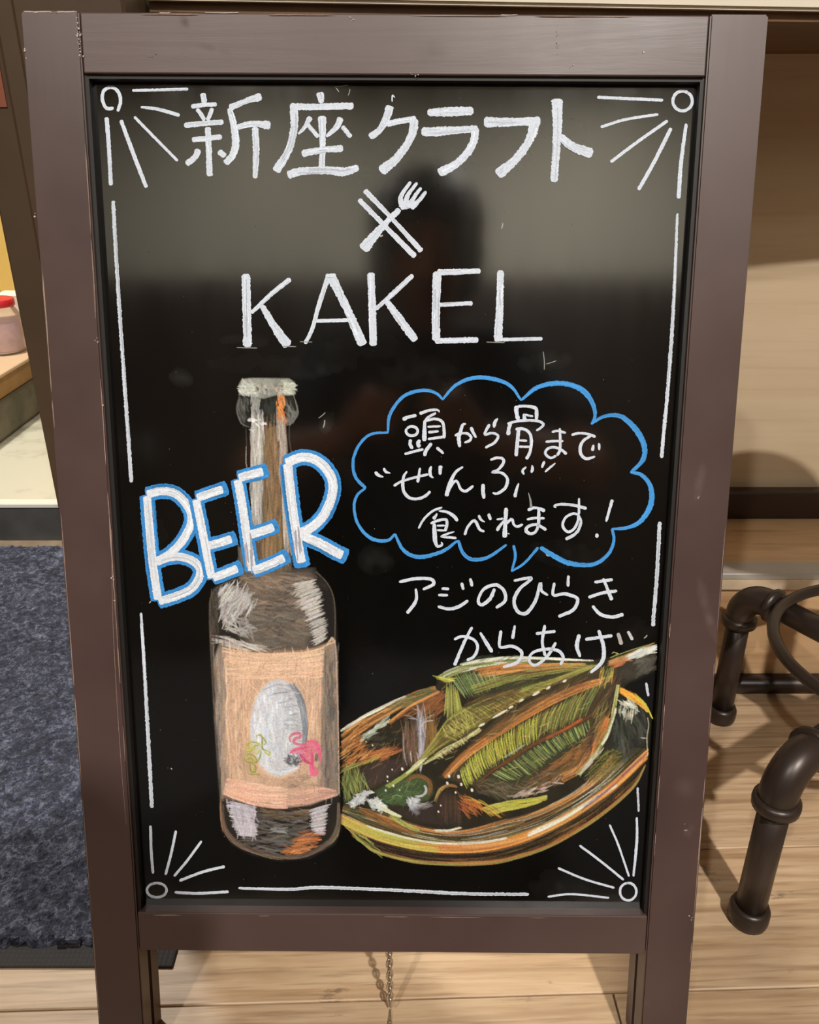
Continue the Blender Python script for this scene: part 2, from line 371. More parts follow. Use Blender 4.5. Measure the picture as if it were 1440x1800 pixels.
# ------------------------------------------------------------------ paper notice under the worktop edge
t = NT('notice_paper'); v = t.coords((1, 1, 1), False); sep = t.add('ShaderNodeSeparateXYZ'); t.link(v, sep.inputs[0])
t.set(Base_Color=L4(226, 212, 176), Roughness=0.8); MAT['notice_paper'] = t.m
plain('print_brown', (120, 100, 78), 0.8, 0.1)
nt = tag(empty('paper_notice', (-0.232, 0.925, 0.86)), 'cream printed paper notice hanging below the worktop beside the post', 'notice')
def curved_sheet(x0, x1, z0, z1, y, mat, name, par, n=8, off=0.0):
    vs = []; fs = []
    for k, yy in enumerate((y - off, y - off + 0.0012)):
        for i in range(n + 1):
            s = i / n; xx = x0 + (x1 - x0) * s; b = 0.012 * math.sin(s * math.pi)
            vs += [(xx - nt.location.x / K, yy - b - nt.location.y / K, z0 - nt.location.z / K), (xx - nt.location.x / K, yy - b - nt.location.y / K, z1 - nt.location.z / K)]
    m = 2 * (n + 1)
    for i in range(n):
        a = 2 * i; fs += [(a, a + 2, a + 3, a + 1), (m + a, m + a + 1, m + a + 3, m + a + 2), (a, m + a, m + a + 2, a + 2), (a + 1, a + 3, m + a + 3, m + a + 1)]
    fs += [(0, 1, m + 1, m), (2 * n, m + 2 * n, m + 2 * n + 1, 2 * n + 1)]
    return mesh_obj(name, vs, fs, mat, par, True)
curved_sheet(-0.283, -0.190, 0.86, 0.9885, 0.950, 'notice_paper', 'sheet', nt)
for i, (xa, w_, zz) in enumerate([(-.272, .006, 1.004), (-.258, .005, 1.006), (-.243, .004, 1.0), (-.228, .008, 1.012), (-.213, .003, .995), (-.203, .007, 1.006)]):
    s = (xa + .283) / .093; yb = 0.950 - 0.012 * math.sin(s * math.pi) - .0012
    for q in range(4):
        sub(box('print_mark', (xa, yb - .0003, .895 + q * .022 + (i % 2) * .006), (xa + w_, yb + .0009, .895 + q * .022 + .014 + (i % 3) * .003), 'print_brown'), nt)

# ------------------------------------------------------------------ pipe stool
plain('pipe_black', (58, 48, 42), 0.36, 0.15, 10, metal=0.35)
plain('stool_seat', (70, 50, 38), 0.5, 0.15)
SC = Vector((0.655, 0.870, 0)); HP = 0.243; PR = 0.0178
sto = tag(empty('pipe_stool', SC), 'black iron pipe bar stool with round foot ring beside the chalkboard', 'stool')
feet = [Vector((0.418, 0.706, 0)), Vector((0.515, 1.089, 0))]
feet += [2 * SC - feet[0], 2 * SC - feet[1]]
for f in feet:
    d = (SC - f); d.z = 0; dist = d.length; d.normalize(); f0 = f - SC
    er = 0.042
    leg = tube('leg', [f0 + Vector((0, 0, .004)), f0 + Vector((0, 0, HP - er))], PR, 'pipe_black', sto, 20)
    bm = bmesh.new(); bm_lathe(bm, [(PR * 1.28, 0), (PR * 1.36, .006), (PR * 1.36, .020), (PR * 1.22, .026), (PR * 1.02, .0265)], 24, f0); bm_obj('foot_cap', bm, 'pipe_black', leg, True)
    pts = [f0 + Vector((0, 0, HP - er)) + d * (er * (1 - math.cos(a))) + Vector((0, 0, er * math.sin(a))) for a in [math.pi / 2 * i / 10 for i in range(11)]]
    el = tube('elbow', [f0 + Vector((0, 0, HP - er - .012))] + pts + [pts[-1] + d * .012], PR * 1.22, 'pipe_black', sto, 20)
    bm = bmesh.new(); bm_lathe(bm, [(PR * 1.2, -.004), (PR * 1.48, -.002), (PR * 1.52, .004), (PR * 1.48, .010), (PR * 1.2, .012)], 24, f0 + Vector((0, 0, HP - er - .014))); bm_obj('collar', bm, 'pipe_black', el, True)
    c1 = pts[-1] + d * .004
    tube('collar', [c1, c1 + d * .002, c1 + d * .008, c1 + d * .012], [PR * 1.2, PR * 1.5, PR * 1.5, PR * 1.2], 'pipe_black', el, 20)
    tube('arm', [pts[-1] + d * .005, Vector((0, 0, HP)) - d * .03], PR, 'pipe_black', sto, 20)
bm = bmesh.new(); bm_lathe(bm, [(.034, HP - .035), (.042, HP - .03), (.042, HP + .03), (.034, HP + .035)], 24); bm_obj('hub', bm, 'pipe_black', sto, True)
tube('column', [(0, 0, HP), (0, 0, .68)], .021, 'pipe_black', sto, 20)
bm = bmesh.new()
ring = arc((.005, .014, HP + PR + .007), .175, 0, 2 * math.pi, 64)
rv = []
for i, p in enumerate(ring[:-1]):
    dr = (p - Vector((.005, .014, p.z))).normalized()
    rv.append([bm.verts.new(p + dr * (.0082 * math.cos(2 * math.pi * k / 12)) + Vector((0, 0, .0082 * math.sin(2 * math.pi * k / 12)))) for k in range(12)])
for i in range(64):
    a, b = rv[i], rv[(i + 1) % 64]
    for k in range(12): bm.faces.new((a[k], a[(k + 1) % 12], b[(k + 1) % 12], b[k]))
bm_obj('foot_ring', bm, 'pipe_black', sto, True)
bm = bmesh.new(); bm_lathe(bm, [(.13, .667), (.147, .672), (.15, .689), (.147, .707), (.13, .715), (.06, .717)], 40); bm_obj('seat', bm, 'stool_seat', sto, True)

# ------------------------------------------------------------------ unseen carpet added to darken the floor mirrored in the board
plain('added_carpet_dark', (40, 38, 38), 0.95, 0.3, 60, bump=0.5)
rn = tag(empty('reflection_carpet', (0.0, -1.3, 0)), 'wide charcoal carpet added unseen to darken the chalkboard reflection', 'carpet')
sub(box('reflection_carpet_field', (-1.9, -2.80, 0.0), (1.9, 0.10, 0.006), 'added_carpet_dark', bev=0.002), rn)
for y0_, y1_ in ((-2.84, -2.80), (0.10, 0.13)): sub(box('binding', (-1.9, y0_, 0.0), (1.9, y1_, 0.007), 'mat_rubber', bev=0.002), rn)

# ------------------------------------------------------------------ chalkboard sign: frame
t = NT('frame_brown'); v = t.coords((1, 1, 1)); vg = t.coords((60, 60, 4)); n1 = t.noise(v, 7, 4); n2 = t.noise(vg, 1.0, 4)
c = t.ramp(n1, [(0.3, L4(66, 50, 47)), (0.7, L4(80, 62, 58))]).outputs[0]
t.set(Base_Color=c, Roughness=t.ramp(n1, [(0.3, (.30, .30, .30, 1)), (0.7, (.44, .44, .44, 1))]).outputs[0], IOR=1.48); t.bump(n2, 0.10, 0.001); MAT['frame_brown'] = t.m
t = NT('frame_brown_rail'); v = t.coords((1, 1, 1)); vg = t.coords((4, 60, 60)); n1 = t.noise(v, 7, 4); n2 = t.noise(vg, 1.0, 5, .6, .6)
c = t.ramp(n1, [(0.3, L4(68, 52, 49)), (0.7, L4(82, 64, 60))]).outputs[0]
t.set(Base_Color=c, Roughness=t.ramp(n1, [(0.3, (.30, .30, .30, 1)), (0.7, (.46, .46, .46, 1))]).outputs[0], IOR=1.48); t.bump(n2, 0.16, 0.001); MAT['frame_brown_rail'] = t.m
t = NT('board_black'); v = t.coords((1, 1, 1), False); n1 = t.noise(v, 5, 4, .6); n2 = t.noise(t.coords((30, 6, 6), False), 1.0, 4)
t.set(Base_Color=t.ramp(n1, [(0.35, L4(9, 8, 7)), (0.75, L4(17, 16, 14))]).outputs[0], Roughness=t.ramp(n2, [(.3, (.07, .07, .07, 1)), (.75, (.13, .13, .13, 1))]).outputs[0], IOR=1.85); MAT['board_black'] = t.m
plain('edge_dark', (20, 16, 13), 0.6, 0.1)
plain('chain_steel', (206, 194, 176), 0.3, 0.1, metal=0.9)

LEAN = math.radians(14.05); SYAW = -0.00476; SROLL = -0.00504
u_ax = Vector((math.cos(SYAW) * math.cos(SROLL), math.sin(SYAW), math.sin(SROLL))).normalized()
v_ax = Vector((0, math.sin(LEAN), math.cos(LEAN))); v_ax = (v_ax - u_ax * u_ax.dot(v_ax)).normalized()
n_ax = v_ax.cross(u_ax) * -1.0
if n_ax.y < 0: n_ax = -n_ax                       # points away from the viewer, into the sign
TOP = Vector((-0.01213, 0.76443, CAM_H + 0.08563))  # middle of the top front edge
LEN = 1.0
ORG = TOP - v_ax * LEN
sign = empty('chalkboard_sign', (0, 0, 0))
sign.matrix_world = Matrix((( u_ax.x, n_ax.x, v_ax.x, ORG.x * K), (u_ax.y, n_ax.y, v_ax.y, ORG.y * K), (u_ax.z, n_ax.z, v_ax.z, ORG.z * K), (0, 0, 0, 1)))
tag(sign, 'brown wooden chalkboard sign with drawn beer bottle and fried fish bowl', 'sign')
# local frame: x along the sign, y into it, z up the panel (0 = foot, LEN = top)
SW, TR, RB0, RB1 = 0.0464, 0.0463, LEN - 0.8573, LEN - 0.8144
W2 = 0.3
def vfloor(x, y, lift=0.0005):   # z along the panel at which (x, y) meets the floor
    return (lift - ORG.z - u_ax.z * x - n_ax.z * y) / v_ax.z
def stile(name, x0, x1, y0, y1, top, mat):
    bm = bmesh.new()
    vs = {}
    for i, x in enumerate((x0, x1)):
        for j, y in enumerate((y0, y1)):
            vs[i, j, 0] = bm.verts.new((x, y, vfloor(x, y))); vs[i, j, 1] = bm.verts.new((x, y, top))
    for q in [((0,0,0),(1,0,0),(1,0,1),(0,0,1)), ((0,1,0),(0,1,1),(1,1,1),(1,1,0)), ((0,0,0),(0,0,1),(0,1,1),(0,1,0)), ((1,0,0),(1,1,0),(1,1,1),(1,0,1)), ((0,0,0),(0,1,0),(1,1,0),(1,0,0)), ((0,0,1),(1,0,1),(1,1,1),(0,1,1))]:
        bm.faces.new([vs[k] for k in q])
    bmesh.ops.bevel(bm, geom=list(bm.edges), offset=0.0014, segments=2, affect='EDGES')
    return bm_obj(name, bm, mat, sign)
FT = 0.025
stiles = []
for s in (-1, 1):
    a, b = sorted((s * W2, s * (W2 - SW)))
    stiles.append(stile('stile', a, b, 0, FT, LEN, 'frame_brown'))
def lbox(name, lo, hi, mat, par=None, bev=0.0012, seg=2):
    bm = bmesh.new(); bm_box(bm, lo, hi, bev, seg); return bm_obj(name, bm, mat, par or sign)
IN = W2 - SW
top_rail = lbox('top_rail', (-IN + .0007, 0.0006, LEN - TR), (IN - .0007, FT, LEN - .0008), 'frame_brown_rail')
bot_rail = lbox('bottom_rail', (-IN + .0007, 0.0006, RB0), (IN - .0007, FT, RB1), 'frame_brown_rail')
REC = 0.012
board = lbox('board', (-IN - .006, REC, RB1 - .006), (IN + .006, REC + .006, LEN - TR + .006), 'board_black', bev=0)
# thin dark strips standing in for the shade round the recess
for nm, lo, hi in (('recess_shade', (-IN, .004, RB1), (-IN + .0035, REC, LEN - TR)), ('recess_shade', (IN - .0035, .004, RB1), (IN, REC, LEN - TR)), ('recess_shade', (-IN + .0035, .004, LEN - TR - .003), (IN - .0035, REC, LEN - TR))):
    lbox(nm, lo, hi, 'edge_dark', bev=0)
# folded rear frame
for s in (-1, 1):
    a, b = sorted((s * (W2 - .001), s * (W2 - SW + .001)))
    stile('rear_stile', a, b, 0.033, 0.057, LEN - .004, 'frame_brown')
lbox('rear_rail', (-IN + .0005, .0335, LEN - TR - .004), (IN - .0005, .0565, LEN - .005), 'frame_brown_rail')
lbox('rear_rail', (-IN + .0005, .0335, RB0 + .012), (IN - .0005, .0565, RB1), 'frame_brown_rail')
lbox('rear_board', (-IN - .004, .045, RB1 - .004), (IN + .004, .050, LEN - TR), 'edge_dark', bev=0)
for s in (-1, 1):
    bm = bmesh.new(); bm_tube(bm, [(s * .2 - .02, .029, LEN + .002), (s * .2 + .02, .029, LEN + .002)], .0045, 12)
    bm_obj('hinge', bm, 'chain_steel', sign, True)
# slack chain hanging behind the bottom rail
def chain():
    bm = bmesh.new(); Rm = sign.matrix_world.to_3x3().inverted()
    p = ORG + v_ax * (RB0 + .002) + n_ax * .029 + u_ax * (-.004)
    z = p.z + .004; pts = []
    while z > .012: pts.append((Vector((p.x, p.y, z)), 0)); z -= .0090
    for q_ in range(16): pts.append((Vector((p.x - .002 * q_ ** .5 + .004 * math.sin(q_ * .5), p.y - .004 - .0088 * q_, .0035)), 1))
    for i, (q, flat) in enumerate(pts):
        rot = (i % 2) * math.pi / 2 + .5
        ring = []
        for k in range(12):
            a = 2 * math.pi * k / 12; x = .0034 * math.cos(a); zz = .0072 * math.sin(a)
            ctr = Vector((x * math.cos(rot), x * math.sin(rot), zz)); rad = Vector((math.cos(a) * math.cos(rot), math.cos(a) * math.sin(rot), math.sin(a))); sd = Vector((-math.sin(rot), math.cos(rot), 0))
            if flat:
                lay = lambda w_: Vector((w_.x * (.7 if i % 2 else .35), -w_.z, w_.y * .4 + abs(w_.x) * .0)); ctr, rad, sd = lay(ctr), lay(rad), lay(sd)
            ring.append([bm.verts.new(Rm @ (q + ctr + (rad * math.cos(b) + sd * math.sin(b)) * .0012 - ORG)) for b in [2 * math.pi * j / 6 for j in range(6)]])
        for k in range(12):
            a_, b_ = ring[k], ring[(k + 1) % 12]
            for j in range(6): bm.faces.new((a_[j], a_[(j + 1) % 6], b_[(j + 1) % 6], b_[j]))
    o = bm_obj('chain', bm, 'chain_steel', sign, True); o['kind'] = 'stuff'
chain()

# ------------------------------------------------------------------ tracing frame: drawing coordinates -> panel plane
def make_map(depth):
    """homography from the 1440x1800 drawing sheet to the plane 'depth' inside the sign front (local x, z)"""
    o = np.array(ORG + n_ax * depth); uu, vv, nn = np.array(u_ax), np.array(v_ax), np.array(n_ax)
    eye = np.array((0, 0, CAM_H)); cp, sp = math.cos(PITCH), math.sin(PITCH)
    R = np.array((1, 0, 0)); F = np.array((0, cp, -sp)); U = np.array((0, sp, cp)); dd = (o - eye) @ nn
    def f(px):
        px = np.asarray(px, float); d = ((px[:, :1] - 720) / FPX) * R + F - ((px[:, 1:2] - 900) / FPX) * U
        P = eye + d * (dd / (d @ nn))[:, None] - o
        return np.stack([P @ uu, P @ vv], 1)
    return f
MAP_BOARD = make_map(REC - 0.0003); MAP_FRONT = make_map(-0.0001)

def smooth(pts, step=2.5):
    p = np.asarray(pts, float)
    if len(p) == 2:
        n = max(2, int(np.linalg.norm(p[1] - p[0]) / step)); return p[0] + (p[1] - p[0]) * np.linspace(0, 1, n + 1)[:, None]
    q = np.vstack([2 * p[0] - p[1], p, 2 * p[-1] - p[-2]]); out = []
    for i in range(1, len(q) - 2):
        n = max(2, int(np.linalg.norm(q[i + 1] - q[i]) / step)); tt = np.linspace(0, 1, n, endpoint=False)[:, None]
        a, b, c_, d = q[i - 1], q[i], q[i + 1], q[i + 2]
        out.append(0.5 * (2 * b + (c_ - a) * tt + (2 * a - 5 * b + 4 * c_ - d) * tt ** 2 + (3 * b - a - 3 * c_ + d) * tt ** 3))
    out.append(p[-1:]); return np.vstack(out)

class Ink:
    """collects brush ribbons (drawing-sheet coordinates) and lays them on a panel plane as one mesh"""
    def __init__(s, mp, depth): s.v = []; s.f = []; s.c = []; s.lay = []; s.n = 0; s.z = 0.0; s.mp = mp; s.depth = depth
    def ribbon(s, pts, w, col, wob=0.08, endr=1.0, step=2.5, taper=None, smoothed=False):
        p = pts if smoothed else smooth(pts, step); m = len(p)
        d = np.gradient(p, axis=0); d /= np.maximum(np.linalg.norm(d, axis=1), 1e-6)[:, None]; nn = np.stack([-d[:, 1], d[:, 0]], 1)
        tt = np.linspace(0, 1, m); ww = np.interp(tt, np.linspace(0, 1, len(w)), w) if isinstance(w, (list, tuple)) else np.full(m, float(w))
        hl = ww / 2 * (1 + wob * rng.standard_normal(m)); hr = ww / 2 * (1 + wob * rng.standard_normal(m))
        L = np.concatenate([[0], np.cumsum(np.linalg.norm(np.diff(p, axis=0), axis=1))]); r0 = ww.mean() / 2 * endr
        cap = np.minimum(1, np.sqrt(np.clip((np.minimum(L, L[-1] - L) + 0.25 * r0) / max(r0, 1e-3), 0, 1))); hl *= cap; hr *= cap
        a = p + nn * hl[:, None]; b = p - nn * hr[:, None]; base = s.n
        s.v.append(np.stack([a, b], 1).reshape(-1, 2)); s.lay.append(np.full(2 * m, s.z)); s.n += 2 * m
        cc = np.asarray(col, float)
        if cc.ndim == 1: cc = np.tile(cc, (2 * m, 1))
        s.c.append(cc)
        i = np.arange(m - 1) * 2 + base; s.f.append(np.stack([i, i + 2, i + 3, i + 1], 1)); s.z += 1.2e-6
    def build(s, name, mat, parent):
        px = np.vstack(s.v); uv = s.mp(px); n = len(px)
        co = np.stack([uv[:, 0], s.depth - np.concatenate(s.lay), uv[:, 1]], 1) * K
        return fast_mesh(name, co, np.vstack(s.f), np.vstack(s.c), mat, parent)
def fast_mesh(name, co, faces, cols, mat, parent):
    me = bpy.data.meshes.new(name); n = len(co); f = len(faces)
    me.vertices.add(n); me.vertices.foreach_set('co', co.astype(np.float32).ravel())
    me.loops.add(f * 4); me.loops.foreach_set('vertex_index', faces.astype(np.int32).ravel())
    me.polygons.add(f); me.polygons.foreach_set('loop_start', (np.arange(f) * 4).astype(np.int32))
    me.update(calc_edges=True)
    at = me.color_attributes.new('Pigment', 'FLOAT_COLOR', 'POINT'); c4 = np.ones((n, 4), np.float32); c4[:, :cols.shape[1]] = cols
    at.data.foreach_set('color', c4.ravel()); me.materials.append(MAT[mat])
    o = bpy.data.objects.new(name, me); C.objects.link(o); o.parent = parent; return o

# pigment materials: colour comes from the drawing, the node noise adds chalk grain
def pigment(name, grain=0.3, alpha=False, scale=900):
    t = NT(name); at = t.add('ShaderNodeAttribute', attribute_name='Pigment'); v = t.coords((1, 1, 1), False)
    n1 = t.noise(v, scale, 2, .6); f = t.ramp(n1, [(.36, (1 - grain, 1 - grain, 1 - grain, 1)), (.55, (1, 1, 1, 1))]).outputs[0]
    t.set(Base_Color=t.mix(1.0, at.outputs['Color'], f, 'MULTIPLY'), Roughness=.85); t.p.inputs['Specular IOR Level'].default_value = .2
    t.bump(n1, .25, .0004)
    if alpha: t.link(at.outputs['Alpha'], t.p.inputs['Alpha'])
    MAT[name] = t.m
pigment('paint_marker', .16); pigment('pastel', .22, True, 1100)

# ------------------------------------------------------------------ lettering and line work on the board
WH = (222, 231, 245)
def tone(c, k): return lin(np.clip(np.asarray(c, float) * k, 0, 255))
def crop(x0, y0, s): return lambda pts: [(x0 + x * s, y0 + y * s) for x, y in pts]
def brush(ink, pts, w, col=WH, streaks=6, base=.93, amp=.10, wob=.07, endr=.6):
    """a marker stroke: one body ribbon and a few lengthwise bristle streaks"""
    p = smooth(pts, 2.2); ink.ribbon(p, w, tone(col, base), wob, endr, smoothed=True)
    if streaks <= 0 or len(p) < 5: return
    d = np.gradient(p, axis=0); d /= np.maximum(np.linalg.norm(d, axis=1), 1e-6)[:, None]; nn = np.stack([-d[:, 1], d[:, 0]], 1)
    wm = (sum(w) / len(w) if isinstance(w, (list, tuple)) else w)
    for k in range(streaks):
        a, b = sorted(rng.integers(0, len(p), 2))
        if b - a < 4: continue
        off = rng.uniform(-.38, .38) * wm; q = p[a:b] + nn[a:b] * (off + .05 * wm * np.sin(np.linspace(0, 3, b - a) + rng.uniform(0, 6)))[:, None]
        ink.ribbon(q, wm * rng.uniform(.07, .2), tone(col, base + rng.uniform(-amp * 1.4, amp)), .2, 1.0, smoothed=True)
def ellipse(cx, cy, rx, ry, a0=0, a1=360, n=14, rot=0):
    o = []
    for i in range(n + 1):
        a = math.radians(a0 + (a1 - a0) * i / n); x, y = rx * math.cos(a), ry * math.sin(a)
        o.append((cx + x * math.cos(rot) - y * math.sin(rot), cy + x * math.sin(rot) + y * math.cos(rot)))
    return o
def run(ink, cr, s, items, **kw):
    for it in items:
        w = it[-1]; w = [x * s for x in w] if isinstance(w, list) else w * s
        brush(ink, cr(it[:-1]), w, **kw)
def new(): return Ink(MAP_BOARD, REC - .0003)

# headline: first row of characters
ink = new(); s = 400 / 1440
run(ink, crop(300, 140, s), s, [
 [(203, 85), (215, 148), 36], [(130, 170), (210, 160), (292, 156), 28], [(165, 185), (190, 215), (215, 258), 26], [(265, 180), (250, 220), (232, 258), 26],
 [(85, 290), (200, 278), (335, 268), 34], [(235, 300), (242, 450), (248, 612), 38], [(135, 380), (230, 372), (325, 362), 34], [(178, 440), (150, 495), (98, 535), 38], [(305, 450), (345, 488), 36],
 [(575, 105), (480, 135), (372, 178), [52, 34, 40]], [(372, 180), (398, 280), (412, 400), (392, 480), (345, 532), [34, 40, 48, 46, 44]],
 [(420, 302), (520, 278), (632, 292), [36, 34, 58]], [(535, 300), (541, 450), (535, 625), [40, 42, 30]],
 [(945, 80), (955, 150), [58, 30]], [(755, 172), (950, 172), (1158, 165), [44, 40, 44]], [(782, 180), (782, 300), (750, 440), (665, 582), [54, 46, 44, 60]],
 [(885, 235), (850, 300), (808, 345), [38, 26, 16]], [(865, 280), (935, 365), 26], [(1078, 240), (1050, 300), (985, 362), [42, 36, 18]], [(1085, 295), (1142, 365), 28],
 [(958, 230), (962, 400), (955, 600), [56, 36, 40]], [(830, 470), (960, 445), (1092, 436), [48, 36, 46]], [(740, 605), (830, 580), (1000, 575), (1100, 582), (1190, 555), [54, 48, 46, 58, 40]]], streaks=9)
s = 440 / 1440
run(ink, crop(640, 140, s), s, [
 [(150, 150), (130, 220), (90, 290), (32, 332), [52, 40, 36, 44]], [(130, 258), (200, 240), (300, 225), 34], [(292, 225), (270, 330), (190, 450), (95, 530), [52, 44, 48, 60]],
 [(365, 190), (500, 185), (630, 180), [40, 56, 46]], [(330, 300), (400, 300), (520, 292), (655, 282), [50, 56, 42, 40]], [(642, 275), (625, 370), (550, 470), (430, 540), [44, 44, 44, 56]],
 [(690, 245), (830, 245), (1015, 238), [62, 46, 50]], [(988, 232), (950, 350), (870, 460), (768, 550), [64, 48, 46, 66]],
 [(1110, 110), (1112, 300), (1092, 590), [66, 46, 42]], [(1125, 325), (1200, 385), (1315, 428), [44, 50, 60]]], streaks=10)
brush(ink, crop(640, 140, s)([(162, 128), (163, 90), (177, 104)]), 2.6, streaks=0)
ink.build('headline_lettering', 'paint_marker', board)

# crossed cutlery and second row
ink = new(); s = 580 / 1440; cr = crop(400, 300, s)
run(ink, cr, s, [[(598, 85), (700, 190), (848, 352), [24, 18, 24]], [(573, 125), (690, 245), (820, 376), [22, 20, 26]],
 [(590, 345), (640, 285), (690, 230), (752, 168), [52, 38, 24, 26]],
 [(762, 160), (758, 112), (800, 48), [26, 18, 14]], [(778, 156), (786, 110), (828, 52), [26, 17, 13]], [(792, 158), (815, 115), (846, 74), [26, 17, 13]], [(800, 164), (838, 128), (867, 90), [28, 18, 14]], [(755, 160), (800, 150), 26]], streaks=5)
ink.build('cutlery_drawing', 'paint_marker', board)
ink = new()
run(ink, cr, s, [[(80, 450), (84, 600), (88, 770), 38], [(275, 472), (190, 540), (103, 622), [22, 20, 16]], [(150, 588), (205, 680), (265, 766), [24, 34, 44]],
 [(440, 462), (395, 600), (370, 690), (338, 756), [22, 20, 18, 16]], [(452, 460), (520, 600), (592, 762), [40, 34, 44]], [(385, 656), (535, 652), 16], [(428, 462), (474, 460), 24],
 [(626, 445), (632, 600), (636, 765), 32], [(810, 455), (730, 530), (645, 606), [20, 22, 16]], [(695, 570), (760, 660), (822, 742), [26, 36, 34]],
 [(916, 440), (910, 600), (910, 742), [40, 34, 36]], [(915, 444), (1105, 438), [28, 22]], [(925, 586), (1070, 578), 18], [(905, 743), (1095, 738), 24],
 [(1192, 435), (1188, 600), (1180, 738), [30, 32, 38]], [(1165, 738), (1375, 733), 15]], streaks=8)
for x0, x1, y in ((40, 130, 772), (1130, 1210, 748), (315, 370, 746), (240, 300, 766)):
    brush(ink, cr([(x0, y), (x1, y + 2)]), 1.6, (150, 150, 148), streaks=0)
ink.build('roman_lettering', 'paint_marker', board)

# corner sunbursts and border lines
def corner(items, circ, x0, y0, s, wc):
    ink = new(); run(ink, crop(x0, y0, s), s, items, streaks=3); brush(ink, crop(x0, y0, s)(circ), wc * s, streaks=4); ink.build('corner_ray_drawing', 'paint_marker', board)
corner([[(465, 318), (560, 316), (662, 313), 10], [(495, 376), (560, 385), (632, 406), [9, 12, 13]], [(472, 410), (540, 480), (625, 566), 10], [(425, 422), (465, 530), (515, 660), [13, 15, 13]], [(375, 412), (383, 520), (390, 652), [16, 14, 14]]],
       [(400, 380), (375, 380), (360, 350), (366, 318), (392, 307), (415, 322), (424, 355), (414, 392)], 0, 0, .5, 12)
corner([[(660, 342), (770, 347), (892, 352), 11], [(672, 447), (760, 420), (875, 402), 10], [(707, 570), (800, 500), (908, 424), 11], [(805, 668), (860, 570), (920, 450), 13], [(946, 698), (955, 570), (973, 435), [14, 14, 11]]],
       ellipse(960, 355, 34, 35, -60, 310), 720, 0, .5, 11)
corner([[(186, 205), (190, 340), (199, 448), 14], [(315, 230), (290, 350), (262, 455), 13], [(445, 283), (370, 385), (305, 462), 13], [(563, 412), (450, 440), (332, 485), 14], [(308, 543), (430, 548), (582, 540), 14]],
       ellipse(218, 532, 50, 36, -120, 250), 200, 1380, 500 / 1440, 13)
corner([[(770, 242), (770, 420), (745, 690), [16, 22, 16]], [(565, 298), (630, 450), (712, 690), 16], [(338, 455), (480, 560), (672, 715), 18], [(175, 625), (380, 710), (602, 775), 17], [(98, 842), (280, 822), (562, 850), 16]],
       ellipse(705, 803, 62, 66, -100, 270), 940, 1380, 300 / 1286, 18)
for ln, wd in (([(199, 353), (203, 430), (211, 560), (220, 690), (231, 848)], 6.6), ([(248, 1077), (252, 1140), (258, 1250), (267, 1420)], [4.5, 6.5, 7]),
               ([(1191, 375), (1184, 540), (1176, 660), (1163, 805)], [4.5, 6.5, 6]), ([(1160, 917), (1155, 1010), (1148, 1101)], 6.5), ([(1136, 1200), (1140, 1224)], 4.2), ([(1121, 1384), (1123, 1427)], 3.8),
               ([(419, 1561), (510, 1563), (565, 1560), (700, 1565), (820, 1571), (930, 1572)], [4, 5.5, 5.5, 6, 5.5])):
    ink = new(); brush(ink, ln, wd, (214, 222, 234), streaks=12, amp=.14, wob=.12); ink.build('border_line', 'paint_marker', board)

# speech bubble with three lines of writing
ink = new(); s = 580 / 1440; BL = (72, 152, 222)
run(ink, crop(600, 640, s), s, [
 [(203, 302), (213, 220), (270, 142), (350, 115), (410, 125), (444, 155), [9, 14, 14, 16, 14, 10]],
 [(440, 157), (500, 92), (580, 60), (670, 66), (740, 97), (786, 160), [10, 13, 18, 18, 15, 9]],
 [(784, 158), (860, 100), (960, 84), (1050, 112), (1096, 170), (1108, 225), (1092, 264), [10, 18, 20, 22, 24, 18, 10]],
 [(1090, 262), (1150, 228), (1220, 228), (1285, 285), (1320, 350), (1318, 415), (1262, 474), [10, 14, 20, 26, 24, 20, 10]],
 [(1262, 472), (1312, 485), (1350, 535), (1352, 610), (1310, 682), (1250, 714), (1180, 720), [12, 18, 22, 24, 20, 16, 10]],
 [(1182, 718), (1190, 770), (1165, 830), (1100, 874), (1000, 870), (930, 838), (868, 800), [12, 14, 16, 18, 22, 22, 18]],
 [(752, 790), (760, 840), (743, 906), [12, 12, 9]], [(743, 905), (800, 868), (860, 800), [9, 11, 12]],
 [(722, 788), (640, 843), (570, 852), (530, 822), (510, 768), [10, 13, 16, 16, 12]], [(508, 770), (440, 818), (340, 842), (272, 812), (234, 740), [10, 15, 18, 16, 10]],
 [(236, 740), (200, 770), (130, 760), (74, 700), (56, 625), (70, 572), (107, 540), [10, 16, 16, 13, 12, 12, 10]], [(107, 542), (62, 492), (52, 420), (80, 350), (130, 306), (207, 298), [14, 14, 13, 12, 12, 10]]],
 col=BL, streaks=8, base=.98, amp=.12)
ink.build('speech_bubble_outline', 'paint_marker', board)
ink = new(); k = 190 / 1440
